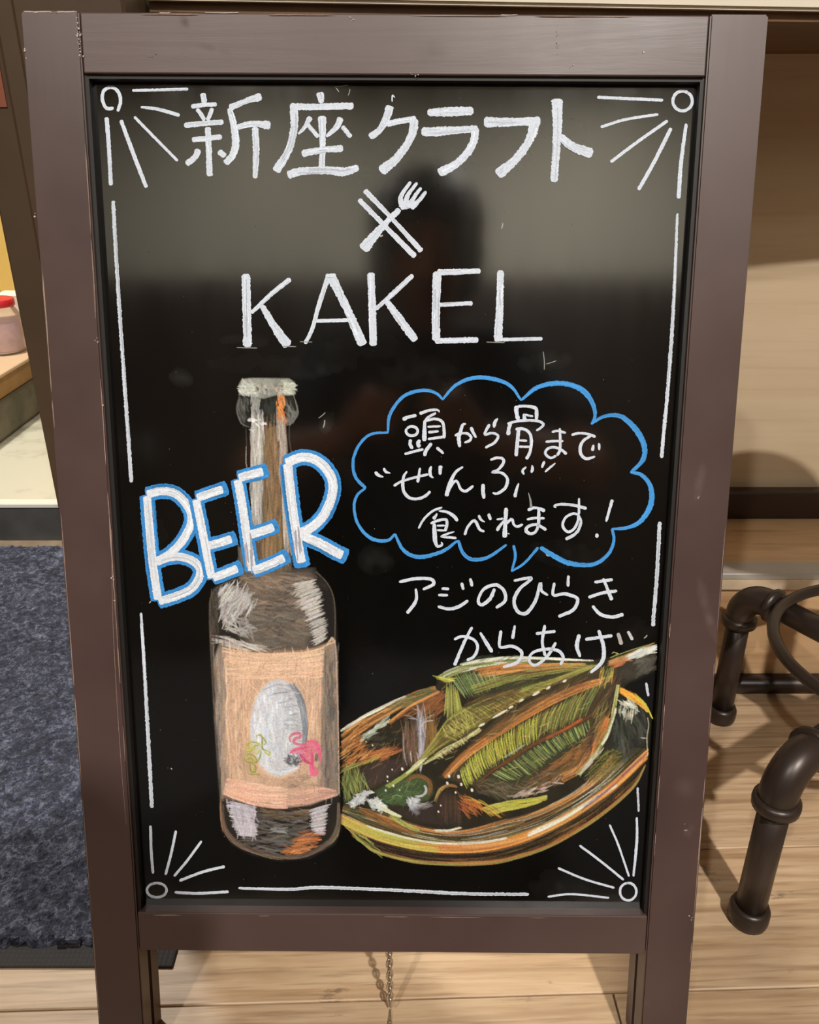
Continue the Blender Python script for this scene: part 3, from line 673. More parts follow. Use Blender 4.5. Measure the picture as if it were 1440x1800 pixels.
run(ink, crop(700, 700, k), k, [
 [(60, 285), (150, 247), (245, 230), [55, 40, 44]], ellipse(183, 438, 78, 62, -150, 215) + [36], [(168, 548), (160, 620), (195, 672), 46], [(290, 555), (265, 605), (285, 655), 52], [(85, 745), (200, 712), (338, 680), 36],
 [(285, 208), (400, 165), (520, 155), (552, 188), [44, 38, 34, 22]], [(505, 195), (400, 255), (360, 300), 34], [(355, 290), (350, 440), (350, 572), [36, 54, 60]], [(365, 302), (500, 275), (590, 320), (612, 430), (610, 535), [36, 36, 38, 42, 46]],
 [(390, 380), (570, 373), 28], [(400, 455), (542, 440), [40, 28]], [(395, 545), (600, 515), 36], [(445, 598), (372, 700), (350, 770), 46], [(512, 655), (608, 737), [44, 30]],
 [(905, 342), (860, 355), (830, 450), (808, 520), (820, 652), [30, 44, 48, 52, 42]], [(755, 500), (820, 470), (920, 470), (972, 520), (950, 565), (882, 592), [36, 30, 34, 36, 36, 28]], [(970, 385), (1000, 460), (1042, 527), [50, 38, 28]],
 [(1330, 268), (1290, 320), (1276, 392), [26, 48, 30]], [(1220, 345), (1172, 430), (1158, 485), (1250, 463), (1330, 500), (1290, 585), (1160, 660), [40, 36, 34, 32, 38, 36, 34]]], streaks=4)
run(ink, crop(880, 700, k), k, [
 [(215, 100), (213, 190), (235, 288), [64, 50, 60]], [(225, 110), (340, 105), (465, 130), (480, 200), (478, 292), [36, 36, 46, 50, 40]], [(312, 205), (322, 292), [36, 56]], [(320, 218), (435, 242), 28],
 [(92, 342), (200, 310), (360, 295), (500, 305), (572, 345), (540, 390), (475, 432), [38, 34, 36, 34, 36, 34, 30]], [(135, 330), (110, 410), (100, 492), [44, 46, 56]],
 [(242, 420), (225, 580), (207, 772), 48], [(200, 412), (310, 410), (390, 470), (412, 580), (390, 720), (342, 812), [44, 40, 40, 44, 40, 46]], [(250, 560), (355, 568), 30], [(240, 645), (405, 648), 30],
 [(682, 452), (760, 435), (872, 462), 32], [(598, 580), (720, 570), (838, 572), 32], [(790, 398), (795, 560), (790, 690), (755, 765), [32, 34, 34, 40]], [(745, 762), (665, 795), (598, 740), (620, 680), (700, 652), (800, 682), (882, 745), [28, 34, 36, 36, 34, 32, 44]],
 [(945, 490), (1040, 467), (1160, 475), (1268, 515), [36, 32, 34, 40]], [(1205, 500), (1100, 570), (1060, 670), (1080, 760), (1150, 806), (1262, 775), [34, 38, 42, 42, 40, 30]], [(1240, 620), (1222, 702), [34, 46]], [(1312, 598), (1316, 692), 34]], streaks=4)
run(ink, crop(650, 800, k), k, [
 [(72, 222), (115, 268), (185, 292), [46, 40, 20]], [(185, 172), (215, 220), (278, 242), [38, 38, 16]], [(320, 412), (420, 352), (600, 297), (782, 255), 34],
 [(498, 213), (452, 290), (442, 400), (462, 500), (540, 573), (660, 578), (760, 530), (808, 480), [26, 36, 44, 44, 38, 38, 40, 34]], [(672, 168), (655, 270), (640, 365), [28, 34, 44]], [(822, 148), (802, 210), (815, 280), (852, 302), [34, 42, 42, 20]], [(945, 138), (935, 262), [56, 40]],
 [(1245, 155), (1150, 222), (1080, 350), (1020, 548), [28, 40, 56, 58]], [(1055, 455), (1130, 350), (1172, 362), (1212, 450), (1280, 480), (1382, 408), [40, 38, 34, 36, 38, 32]]], streaks=4)
k2 = 180 / 1440
run(ink, crop(820, 790, k2), k2, [
 [(335, 148), (430, 117), (510, 130), (522, 190), (440, 290), (362, 320), (480, 325), (560, 380), (578, 450), (540, 550), (430, 622), (368, 608), [34, 38, 40, 42, 38, 34, 36, 40, 46, 44, 40, 28]], [(235, 485), (235, 600), (247, 692), [52, 54, 46]], [(735, 475), (700, 580), (682, 672), [26, 40, 50]],
 [(842, 245), (790, 300), (812, 352), [30, 36, 36]], [(922, 222), (930, 270), (912, 328), [26, 44, 34]], [(1098, 165), (1060, 258), 36], [(1252, 193), (1170, 260), (1105, 318), [22, 30, 30]]], streaks=4)
k3 = 170 / 1440
run(ink, crop(730, 870, k3), k3, [
 [(48, 500), (130, 360), (260, 240), (402, 183), [32, 34, 36, 34]], [(350, 237), (470, 252), (570, 310), (632, 390), [24, 40, 52, 46]], [(328, 275), (272, 362), [24, 60]], [(228, 425), (340, 380), (455, 367), (472, 440), (442, 540), [40, 40, 44, 44, 50]],
 [(283, 420), (288, 560), (300, 700), (335, 765), (405, 742), (385, 700), [40, 60, 66, 60, 40, 24]], [(320, 457), (450, 455), 28], [(320, 522), (440, 530), 30], [(585, 545), (480, 578), (388, 620), (500, 630), (615, 642), [18, 36, 28, 36, 34]],
 [(735, 597), (780, 480), (860, 387), (905, 402), (960, 510), (1032, 545), [40, 38, 40, 44, 44, 34]], [(945, 300), (980, 370), (1038, 402), [44, 40, 20]], [(1092, 278), (1122, 372), [52, 40]], [(1212, 365), (1312, 350), 32], [(1322, 380), (1262, 460), (1215, 532), [30, 46, 52]]], streaks=4)
k4 = 220 / 1440
run(ink, crop(880, 860, k4), k4, [
 [(64, 213), (55, 400), (46, 556), [44, 44, 56]], [(60, 400), (130, 343), (150, 400), (190, 428), (258, 403), [30, 32, 28, 30, 28]], [(80, 505), (104, 515), 14],
 [(312, 240), (400, 212), (512, 248), [36, 30, 44]], [(302, 347), (400, 330), (508, 335), 28], [(440, 215), (436, 400), (402, 488), (340, 512), (292, 470), (330, 422), (420, 408), (528, 468), [30, 38, 34, 32, 40, 32, 32, 36]],
 [(640, 212), (618, 192), (700, 172), (850, 185), (992, 222), [22, 32, 32, 34, 38]], [(903, 100), (902, 290), [24, 30]], [(892, 292), (830, 280), (745, 330), (716, 420), (770, 488), (840, 460), (888, 370), (893, 300), [28, 30, 28, 34, 32, 30, 30, 28]], [(892, 290), (925, 380), (872, 500), (748, 577), [28, 32, 34, 40]],
 [(1287, 118), (1255, 230), (1215, 372), [40, 30, 30]], [(1090, 532), (1128, 534), 52]], streaks=4)
brush(ink, crop(880, 860, k4)([(320, 38), (345, 130), (352, 215)]), [1.2, 3.5, 5], (150, 150, 146), streaks=2)
ink.build('speech_bubble_lettering', 'paint_marker', board)

# two lines beneath the bubble (laid over the fish drawing)
def dish_name():
    ink = new(); ink.z = 3.2e-4; s = 500 / 1440
    run(ink, crop(660, 990, s), s, [
     [(120, 95), (200, 78), (280, 80), (294, 106), (240, 133), [16, 16, 16, 17, 14]], [(205, 128), (205, 190), (160, 254), [12, 17, 17]],
     [(335, 128), (374, 130), 14], [(318, 160), (368, 162), 14], [(316, 218), (370, 231), (420, 220), (470, 188), [14, 16, 18, 14]], [(436, 98), (446, 134), 15], [(480, 76), (490, 117), [14, 17]],
     [(604, 128), (580, 180), (537, 211), (521, 185), (550, 130), (610, 110), (651, 140), (656, 190), (610, 226), [15, 19, 17, 14, 16, 17, 17, 17, 15]],
     [(700, 88), (790, 75), (730, 130), (702, 190), (722, 245), (765, 251), (810, 190), (835, 102), (842, 140), (874, 162), [12, 15, 15, 17, 18, 18, 18, 16, 15, 12]],
     [(906, 98), (901, 160), (960, 155), (1022, 180), (1002, 235), (926, 270), [14, 14, 17, 17, 17, 15]], [(977, 62), (975, 118), 15],
     [(1108, 96), (1202, 82), 15], [(1078, 173), (1150, 150), (1224, 140), 16], [(1153, 76), (1175, 130), (1197, 187), [14, 16, 19]], [(1098, 215), (1140, 258), (1200, 272), (1256, 258), [14, 18, 18, 18]],
     [(490, 322), (450, 400), (400, 517), [14, 16, 18]], [(398, 386), (440, 370), (495, 385), (518, 422), (500, 470), (462, 491), [14, 14, 14, 15, 15, 14]], [(530, 350), (560, 400), (592, 450), [12, 18, 18]],
     [(636, 340), (630, 422), (690, 419), (740, 450), (720, 500), (646, 526), [16, 14, 16, 17, 16, 14]], [(706, 314), (694, 382), [12, 18]],
     [(812, 356), (912, 344), 15], [(858, 312), (845, 400), (860, 468), [15, 15, 17]], [(914, 400), (870, 470), (810, 516), (778, 490), (800, 450), (870, 434), (930, 445), (951, 480), (936, 514), [14, 16, 14, 14, 13, 15, 16, 17, 14]],
     [(1032, 360), (1020, 420), (1037, 474), [20, 20, 15]], [(1062, 385), (1200, 366), 16], [(1130, 338), (1156, 430), (1146, 500), (1088, 554), [16, 19, 20, 15]]], streaks=4)
    brush(ink, crop(660, 990, s)([(1228, 352), (1246, 412)]), 6.5, (190, 184, 180), streaks=3); brush(ink, crop(660, 990, s)([(1278, 343), (1302, 388)]), 5.5, (215, 214, 214), streaks=2)
    ink.build('dish_name_lettering', 'paint_marker', board)
dish_name()

# BEER in outlined capitals over the bottle
def beer():
    s = 410 / 1440; cr = crop(230, 770, s); ink = new(); ink.z = 3.2e-4; B1 = (58, 138, 208)
    letters = [
     ([[(100, 350), (112, 500), (135, 760), (170, 1005)], [(92, 350), (200, 328), (290, 352), (362, 440), (372, 525), (320, 632), (240, 715), (155, 762)], [(150, 770), (230, 738), (320, 735), (400, 770), (430, 835), (380, 925), (280, 975), (165, 1010)]], 94, 50),
     ([[(402, 372), (440, 560), (475, 740), (502, 872)], [(402, 372), (500, 338), (600, 305)], [(468, 668), (560, 642), (655, 612)], [(500, 866), (600, 828), (690, 792)]], 92, 50),
     ([[(660, 250), (695, 450), (722, 640), (752, 825)], [(660, 248), (760, 220), (850, 198)], [(722, 600), (830, 568), (912, 535)], [(748, 822), (860, 778), (978, 722)]], 92, 52),
     ([[(968, 150), (995, 400), (1025, 600), (1060, 800)], [(950, 158), (1060, 118), (1160, 145), (1238, 240), (1245, 345), (1195, 470), (1120, 548), (1030, 592)], [(1050, 596), (1180, 655), (1270, 705), (1338, 735)]], 100, 56)]
    for li, (strokes, wb, ww) in enumerate(letters):
        for st in strokes: brush(ink, cr(st), wb * s, B1, streaks=14, base=1.0, amp=.13, wob=.03, endr=.25)
        for si, st in enumerate(strokes):
            q = smooth(cr(st), 2.2); free = (li in (1, 2) and si > 0) or (li == 3 and si != 1)
            q = q[1:-4] if free else q[1:-1]
            brush(ink, q, ww * s, (230, 236, 245), streaks=16, base=.97, amp=.10, wob=.05, endr=.25)
        if li >= 2:   # greyed where the marker dragged pastel along
            for q in range(10):
                a = np.array(strokes[0][-2]) + np.array([rng.uniform(-22, 22), rng.uniform(-60, 60)]); b = a + np.array([10, rng.uniform(80, 150)])
                brush(ink, cr([tuple(a), tuple(b)]), 2.2, (178, 176, 186), streaks=0)
    ink.build('outlined_capital_lettering', 'paint_marker', board)
beer()

# stray flecks of chalk and paint
ink = new()
for (x, y, dx, dy, w_) in [(884, 392, -3, 10, 2), (955, 618, 2, 32, 1.2), (960, 640, 18, -6, 1.2), (612, 150, -22, 3, 1.6), (588, 152, 8, 10, 1.6), (668, 416, 5, -3, 3), (612, 168, 3, -12, 1.2), (1132, 1122, 6, -6, 2), (560, 735, 12, -10, 1.2), (568, 752, 3, -14, 2), (960, 975, 5, 3, 3), (300, 1350, 2, 3, 2), (262, 1060, 3, -4, 2)]:
    brush(ink, [(x, y), (x + dx * .5 + 1, y + dy * .5), (x + dx, y + dy)], w_, (176, 174, 168), streaks=0)
for i in range(170):
    x, y = rng.uniform(240, 1120), rng.uniform(160, 1560); k = rng.uniform(.5, 1.1)
    ink.ribbon([(x, y), (x + rng.uniform(-1.5, 1.5), y + 1.2)], k * 1.3, tone((130, 128, 120), rng.uniform(.4, 1)), .1)
ink.build('paint_fleck', 'paint_marker', board)['kind'] = 'stuff'

# ------------------------------------------------------------------ pastel drawings: painted stroke by stroke on a fine pigment grid
class Canvas:
    def __init__(s, x0, y0, x1, y1, cell=0.8):
        s.x0, s.y0, s.cell = x0, y0, cell; s.w = int((x1 - x0) / cell); s.h = int((y1 - y0) / cell)
        s.rgb = np.zeros((s.h, s.w, 3)); s.a = np.zeros((s.h, s.w))
        g = rng.random((s.h // 2 + 2, s.w // 2 + 2)); g = np.kron(g, np.ones((2, 2)))[:s.h, :s.w]; s.grain = .5 * g + .5 * rng.random((s.h, s.w))
    def mixin(s, sl, al, col):
        a0 = s.a[sl]; c0 = s.rgb[sl]; a1 = al + a0 * (1 - al); ok = np.maximum(a1, 1e-5)
        s.rgb[sl] = (col * al[..., None] + c0 * (a0 * (1 - al))[..., None]) / ok[..., None]; s.a[sl] = a1
    def stroke(s, pts, w, col, a=.85, soft=.6, dry=.55, taper=True):
        p = (np.asarray(pts, float) - (s.x0, s.y0)) / s.cell; r = w / 2 / s.cell; pad = r + 2
        lo = np.floor(p.min(0) - pad).astype(int); hi = np.ceil(p.max(0) + pad).astype(int)
        lo = np.maximum(lo, 0); hi = np.minimum(hi, (s.w, s.h))
        if (hi <= lo).any(): return
        yy, xx = np.mgrid[lo[1]:hi[1], lo[0]:hi[0]] + .0; best = np.full(xx.shape, 1e9); m = len(p) - 1
        for i in range(m):
            d = p[i + 1] - p[i]; l2 = max(d @ d, 1e-9); tt = np.clip(((xx - p[i, 0]) * d[0] + (yy - p[i, 1]) * d[1]) / l2, 0, 1)
            dist = np.hypot(xx - p[i, 0] - tt * d[0], yy - p[i, 1] - tt * d[1])
            if taper: g = (i + tt) / m; dist = dist / np.clip(.45 + 2.2 * np.minimum(g, 1 - g), .45, 1)
            best = np.minimum(best, dist)
        al = np.clip((r + soft - best) / (2 * soft), 0, 1); sl = (slice(lo[1], hi[1]), slice(lo[0], hi[0]))
        if dry: al = al * np.clip(1 - dry * np.clip((s.grain[sl] - .35) / .3, 0, 1), 0, 1)
        s.mixin(sl, al * a, lin(col))
    def fill(s, poly, col, a=.8, soft=2.0, mott=.25, col2=None):
        """soft filled patch, optionally blending to a second pigment by a smooth noise"""
        p = (np.asarray(poly, float) - (s.x0, s.y0)) / s.cell; lo = np.maximum(np.floor(p.min(0) - 6).astype(int), 0); hi = np.minimum(np.ceil(p.max(0) + 6).astype(int), (s.w, s.h))
        yy, xx = np.mgrid[lo[1]:hi[1], lo[0]:hi[0]] + .0; ins = np.zeros(xx.shape, bool); best = np.full(xx.shape, 1e9); n = len(p)
        for i in range(n):
            a_, b_ = p[i], p[(i + 1) % n]; d = b_ - a_
            c = ((a_[1] > yy) != (b_[1] > yy)) & (xx < d[0] * (yy - a_[1]) / (d[1] if abs(d[1]) > 1e-9 else 1e-9) + a_[0]); ins ^= c
            tt = np.clip(((xx - a_[0]) * d[0] + (yy - a_[1]) * d[1]) / max(d @ d, 1e-9), 0, 1); best = np.minimum(best, np.hypot(xx - a_[0] - tt * d[0], yy - a_[1] - tt * d[1]))
        sd = np.where(ins, best, -best); sf = soft / s.cell; al = np.clip(.5 + sd / (2 * sf), 0, 1) * a
        nz = vnoise(xx * s.cell, yy * s.cell, 14); al = al * (1 - mott * nz) * (1 - .25 * s.grain[lo[1]:hi[1], lo[0]:hi[0]])
        cc = lin(col)
        if col2 is not None: f = vnoise(xx * s.cell + 300, yy * s.cell, 22)[..., None]; cc = cc * (1 - f) + lin(col2) * f
        s.mixin((slice(lo[1], hi[1]), slice(lo[0], hi[0])), al, cc)
    def build(s, name, parent, lift):
        vis = s.a > .02; q = vis[:-1, :-1] | vis[1:, :-1] | vis[:-1, 1:] | vis[1:, 1:]; jj, ii = np.nonzero(q)
        used = np.zeros((s.h, s.w), bool)
        for dj in (0, 1):
            for di in (0, 1): used[jj + dj, ii + di] = True
        idx = -np.ones((s.h, s.w), int); vj, vi = np.nonzero(used); idx[vj, vi] = np.arange(len(vj))
        px = np.stack([s.x0 + vi * s.cell, s.y0 + vj * s.cell], 1); uv = MAP_BOARD(px)
        co = np.stack([uv[:, 0], np.full(len(uv), REC - .0003 - lift), uv[:, 1]], 1) * K
        f = np.stack([idx[jj, ii], idx[jj + 1, ii], idx[jj + 1, ii + 1], idx[jj, ii + 1]], 1)
        col = np.concatenate([s.rgb[vj, vi], s.a[vj, vi][:, None]], 1)
        return fast_mesh(name, co, f, col, 'pastel', parent)
_vg = rng.random((64, 64))
def vnoise(x, y, sc):
    x, y = x / sc, y / sc; xi, yi = np.floor(x).astype(int), np.floor(y).astype(int); fx, fy = x - xi, y - yi; fx = fx * fx * (3 - 2 * fx); fy = fy * fy * (3 - 2 * fy)
    g = lambda a, b: _vg[b % 64, a % 64]
    return (g(xi, yi) * (1 - fx) + g(xi + 1, yi) * fx) * (1 - fy) + (g(xi, yi + 1) * (1 - fx) + g(xi + 1, yi + 1) * fx) * fy
def pick(pal): c = np.array(pal[rng.integers(len(pal))], float); return np.clip(c * rng.uniform(.86, 1.1) + rng.uniform(-6, 6, 3), 0, 255)
def at_t(c, tt):
    c = np.asarray(c, float); L = np.concatenate([[0], np.cumsum(np.linalg.norm(np.diff(c, axis=0), axis=1))]); L /= L[-1]
    return np.stack([np.interp(tt, L, c[:, 0]), np.interp(tt, L, c[:, 1])], -1)
def band(cv, A, B, n, pal, w=(1.2, 3), ln=(.1, .35), a=.8, jit=1.0, srange=(0, 1), trange=(0, 1), dry=.55):
    """strokes running along the strip between curves A and B"""
    A, B = smooth(A, 6), smooth(B, 6)
    for _ in range(n):
        l = rng.uniform(*ln); t0 = rng.uniform(trange[0] - l * .3, trange[1] - l * .6); tt = np.clip(np.linspace(t0, t0 + l, 7), trange[0], trange[1]); s0 = rng.uniform(*srange); s1 = s0 + rng.uniform(-.08, .08)
        ss = np.clip(np.linspace(s0, s1, 7), 0, 1)[:, None]; p = at_t(A, tt) * (1 - ss) + at_t(B, tt) * ss + rng.normal(0, jit * .4, (7, 2)) * .6
        cv.stroke(p, rng.uniform(*w), pick(pal), a * rng.uniform(.7, 1), dry=dry)
def ribs(cv, A, B, n, pal, w=(1.2, 2.4), a=.85, jit=3.0, cut=(.0, .15), bend=0.0, trange=(0, 1), slant=0.0, dry=.45):
    """strokes running across from curve A to curve B"""
    A, B = smooth(A, 6), smooth(B, 6)
    for i in range(n):
        t0 = trange[0] + (trange[1] - trange[0]) * (i + rng.uniform(-.5, .5)) / n; t0 = min(max(t0, 0), 1)
        p0 = at_t(A, t0); p1 = at_t(B, min(max(t0 + slant + rng.uniform(-.02, .02), 0), 1)); d = p1 - p0; nn = np.array([-d[1], d[0]])
        k0, k1 = rng.uniform(*cut), 1 - rng.uniform(*cut); g = np.linspace(k0, k1, 5)[:, None]
        p = p0 + d * g + nn * (bend * (g * (1 - g)) * 4) + rng.normal(0, jit * .25, 2)
        cv.stroke(p, rng.uniform(*w), pick(pal), a * rng.uniform(.75, 1), dry=dry)
def scrib(cv, poly, ang, n, ln, pal, w=(1.5, 3), a=.85, spread=12, dry=.45):
    """short hatch strokes inside a polygon at an angle (degrees)"""
    p = np.asarray(poly, float); lo, hi = p.min(0), p.max(0); k = 0
    while k < n:
        c = rng.uniform(lo, hi); ins = False; m = len(p)
        for i in range(m):
            a_, b_ = p[i], p[(i + 1) % m]
            if (a_[1] > c[1]) != (b_[1] > c[1]) and c[0] < (b_[0] - a_[0]) * (c[1] - a_[1]) / (b_[1] - a_[1]) + a_[0]: ins = not ins
        k += .34
        if not ins: continue
        k += .66; th = math.radians(ang + rng.normal(0, spread)); d = np.array([math.cos(th), math.sin(th)]) * rng.uniform(*ln) / 2; nn = np.array([-d[1], d[0]]) * rng.uniform(-.12, .12)
        cv.stroke([c - d, c + nn, c + d], rng.uniform(*w), pick(pal), a * rng.uniform(.7, 1), dry=dry)

GREY, WHT, PEACH = [(110, 108, 104), (90, 88, 84), (130, 126, 120)], [(226, 226, 226), (205, 204, 206), (190, 188, 188)], [(234, 194, 164), (224, 182, 150), (240, 206, 178)]
def paint_bottle():
    cv = Canvas(350, 655, 612, 1525); s5 = 300 / 1227; n5 = crop(340, 640, s5); s6 = 300 / 1019; n6 = crop(340, 1000, s6)
    # collar and neck
    cv.fill(n5([(338, 232), (318, 350), (345, 425), (410, 462), (470, 470), (620, 460), (700, 430), (748, 360), (722, 232)]), (62, 62, 58), .75, 3, .2, (42, 42, 38))
    scrib(cv, n5([(325, 250), (318, 350), (350, 425), (400, 430), (400, 250)]), 80, 40, (8, 18), [(104, 104, 98), (84, 84, 80)], (2, 4), .7)
    scrib(cv, n5([(670, 250), (745, 355), (700, 425), (660, 420)]), 70, 50, (8, 18), [(128, 128, 124), (104, 104, 100)], (2, 4), .7)
    scrib(cv, n5([(415, 235), (470, 235), (480, 400), (420, 400)]), 85, 60, (10, 24), [(176, 176, 172), (140, 140, 136)], (2, 3.5), .85)
    scrib(cv, n5([(590, 225), (650, 225), (665, 415), (615, 415)]), 84, 60, (8, 20), [(222, 148, 90), (206, 130, 72)], (2, 3.5), .9)
    scrib(cv, n5([(500, 250), (590, 250), (600, 420), (500, 420)]), 88, 40, (10, 24), [(60, 64, 58), (36, 38, 34)], (2, 4), .7)
    cv.fill(n5([(412, 455), (505, 470), (605, 440), (665, 440), (690, 900), (715, 1330), (700, 1560), (330, 1560), (330, 1330), (420, 1180)]), (134, 112, 86), .82, 2, .15, (110, 92, 72))
    scrib(cv, n5([(500, 460), (600, 460), (640, 1500), (500, 1500)]), 90, 200, (20, 60), [(164, 134, 98), (142, 116, 84), (120, 98, 72), (150, 120, 92)], (2, 5), .6, 3)
    scrib(cv, n5([(415, 455), (500, 470), (500, 1180), (430, 1180), (418, 800)]), 90, 150, (30, 80), [(206, 204, 198), (186, 184, 178), (150, 148, 142), (214, 212, 208)], (2, 4), .8, 2)
    scrib(cv, n5([(500, 470), (515, 470), (510, 1180), (490, 1180)]), 90, 30, (30, 70), [(120, 104, 84), (94, 84, 70)], (1.2, 2), .8, 2)
    scrib(cv, n5([(600, 425), (660, 425), (690, 900), (715, 1340), (650, 1340), (630, 800)]), 88, 130, (24, 70), [(206, 192, 182), (186, 172, 162), (150, 138, 130)], (2, 4), .75, 2)
    for pts, c, w_ in (([(380, 590), (378, 700), (386, 760)], (170, 168, 164), 2.2), ([(378, 455), (384, 600)], (74, 72, 68), 2.5), ([(690, 430), (690, 540), (705, 640)], (84, 80, 74), 3)): cv.stroke(n5(pts), w_, c, .8)
    scrib(cv, n5([(330, 1290), (400, 1290), (390, 1500), (320, 1480)]), 88, 40, (14, 30), [(110, 108, 104), (84, 82, 78)], (2, 5), .7, 4)
    for pts in ([(335, 240), (316, 300), (316, 350), (345, 425), (400, 452)], [(722, 236), (748, 310), (748, 365), (705, 425), (660, 442)]):
        for k in range(3): cv.stroke(n5(smooth([(x + rng.uniform(-5, 5), y) for x, y in pts], 14)), 2.6, pick([(124, 124, 118), (104, 104, 98)]), .75)
    # cap
    cv.fill(n5([(328, 222), (326, 150), (350, 108), (420, 100), (690, 104), (728, 130), (735, 215), (690, 226), (600, 222), (505, 248), (400, 228)]), (172, 174, 164), .95, 1.5, .1, (150, 152, 142))
    scrib(cv, n5([(335, 215), (335, 130), (430, 110), (450, 215)]), 20, 70, (6, 16), [(214, 218, 208), (196, 200, 190)], (2, 4), .8, 40)
    scrib(cv, n5([(640, 120), (725, 130), (730, 210), (660, 215)]), 15, 60, (6, 16), [(208, 212, 200), (186, 190, 176)], (2, 4), .8, 40)
    scrib(cv, n5([(440, 150), (640, 150), (640, 215), (470, 225)]), 85, 40, (6, 14), [(140, 142, 136), (172, 172, 166), (196, 176, 160)], (2, 4), .8, 20)
    for q in ([(455, 165), (468, 190)], [(520, 178), (528, 192)]): cv.stroke(n5(q), 4, (40, 40, 38), .9)
    for _ in range(12): a = rng.uniform((370, 385), (500, 440)); cv.stroke(n5([tuple(a), tuple(a + rng.uniform((-10, 5), (50, 20)))]), 3.2, pick([(236, 236, 238), (220, 220, 222)]), .95, dry=.1)
    for q in ([(400, 470), (430, 480)], [(440, 470), (420, 490)]): cv.stroke(n5(q), 2, (220, 220, 220), .8)
    # body
    body = [(300, 20), (210, 70), (130, 110), (98, 200), (104, 500), (132, 1000), (160, 1400), (172, 1560), (235, 1645), (350, 1705), (530, 1742), (700, 1722), (845, 1640), (880, 1540), (868, 1100), (858, 500), (842, 200), (800, 90), (735, 18), (560, 0)]
    cv.fill(n6(body), (58, 52, 46), .85, 4, .15, (44, 40, 36))
    cv.fill(n6([(330, 10), (700, 10), (720, 200), (700, 480), (330, 490), (240, 200)]), (136, 122, 108), .8, 14, .25, (112, 104, 96))
    scrib(cv, n6([(280, 20), (700, 20), (690, 200), (380, 220)]), 8, 120, (14, 40), [(150, 130, 112), (136, 118, 102), (162, 142, 124), (118, 104, 92)], (2, 5), .6)
    scrib(cv, n6([(290, 230), (700, 200), (700, 470), (340, 480)]), 4, 130, (14, 44), [(118, 112, 104), (96, 92, 86), (132, 120, 108), (138, 122, 106)], (2, 5), .6)
    scrib(cv, n6([(400, 120), (600, 110), (600, 400), (420, 400)]), 5, 26, (5, 16), [(46, 40, 34), (60, 50, 42)], (1.5, 3), .8)
    cv.fill(n6([(160, 120), (260, 100), (360, 190), (330, 240), (270, 260), (215, 370), (165, 260)]), (158, 152, 148), .6, 4, .2)
    scrib(cv, n6([(155, 110), (260, 95), (380, 200), (340, 250), (270, 260), (210, 380), (160, 260)]), -58, 230, (14, 34), [(206, 202, 200), (186, 182, 178), (168, 162, 158), (220, 218, 216)], (1.6, 3.2), .7)
    scrib(cv, n6([(200, 290), (300, 280), (380, 380), (290, 400), (200, 360)]), 20, 50, (10, 30), [(176, 174, 170), (150, 148, 144), (196, 194, 190)], (2, 4), .7, 30)
    scrib(cv, n6([(140, 390), (200, 410), (430, 470), (420, 495), (230, 475), (150, 440)]), 14, 90, (14, 40), [(214, 206, 200), (192, 184, 178), (176, 168, 160)], (1.8, 3.5), .85, 5)
    ribs(cv, n6([(590, 90), (610, 160), (640, 240), (690, 380), (710, 470)]), n6([(725, 70), (775, 150), (785, 250), (805, 330), (795, 440)]), 130, [(214, 210, 206), (196, 190, 184), (176, 168, 160), (224, 222, 220)], (1.5, 2.8), .85, 4, (0, .25), slant=-.06)
    scrib(cv, n6([(595, 90), (720, 70), (740, 200), (640, 240)]), -30, 60, (12, 26), [(206, 202, 198), (184, 178, 172)], (1.6, 3), .75)
    cv.fill(n6([(770, 110), (815, 140), (838, 250), (845, 410), (800, 420), (795, 300), (770, 200)]), (22, 20, 22), .8, 3, .1)
    # paper label
    lab = [(150, 455), (250, 490), (450, 505), (650, 490), (835, 430), (860, 520), (866, 1100), (868, 1345), (700, 1410), (500, 1432), (330, 1405), (172, 1345), (150, 1000), (118, 560)]
    cv.fill(n6(lab), (176, 148, 126), .92, 2, .1, (150, 132, 116)); cv.fill(n6([(190, 500), (450, 515), (760, 500), (760, 1300), (480, 1400), (200, 1340)]), (222, 184, 156), .85, 12, .3, (208, 172, 146)); scrib(cv, n6([(200, 520), (760, 510), (750, 900), (700, 700), (320, 700), (300, 1250), (220, 1320)]), 80, 260, (12, 40), PEACH, (1.8, 3.4), .65, 30)
    scrib(cv, n6([(120, 480), (205, 500), (230, 1320), (165, 1330), (130, 900)]), 88, 150, (16, 60), [(140, 134, 128), (112, 108, 104), (164, 152, 142), (186, 160, 140)], (2, 4), .7, 4)
    scrib(cv, n6([(770, 500), (860, 480), (866, 1320), (740, 1330), (750, 900)]), 90, 170, (14, 50), [(116, 114, 110), (92, 92, 92), (134, 130, 122), (78, 78, 80)], (2, 5), .7, 8)
    scrib(cv, n6([(195, 500), (350, 530), (330, 800), (310, 1250), (200, 1300)]), 88, 220, (16, 60), PEACH + [(190, 160, 136), (206, 168, 132)], (1.8, 3.6), .8, 5)
    scrib(cv, n6([(660, 560), (770, 520), (760, 1000), (700, 900)]), 90, 130, (16, 60), PEACH + [(190, 160, 136), (176, 150, 128)], (1.8, 3.6), .75, 5)
    band(cv, n6([(175, 480), (350, 505), (550, 505), (700, 490), (780, 470)]), n6([(200, 660), (350, 660), (550, 650), (700, 650), (770, 640)]), 260, PEACH + [(244, 206, 172)], (1.8, 3.6), (.15, .4), .8)
    band(cv, n6([(200, 1250), (400, 1290), (520, 1300), (560, 1290)]), n6([(180, 1345), (330, 1402), (500, 1428), (560, 1428)]), 200, [(244, 190, 168), (236, 178, 152), (250, 204, 184)], (1.8, 3.6), (.15, .5), .85)
    band(cv, n6([(540, 1310), (650, 1320), (760, 1300), (850, 1320)]), n6([(540, 1425), (650, 1412), (760, 1380), (860, 1350)]), 100, [(240, 186, 164), (216, 166, 146), (196, 160, 144)], (1.6, 3), (.15, .5), .8)
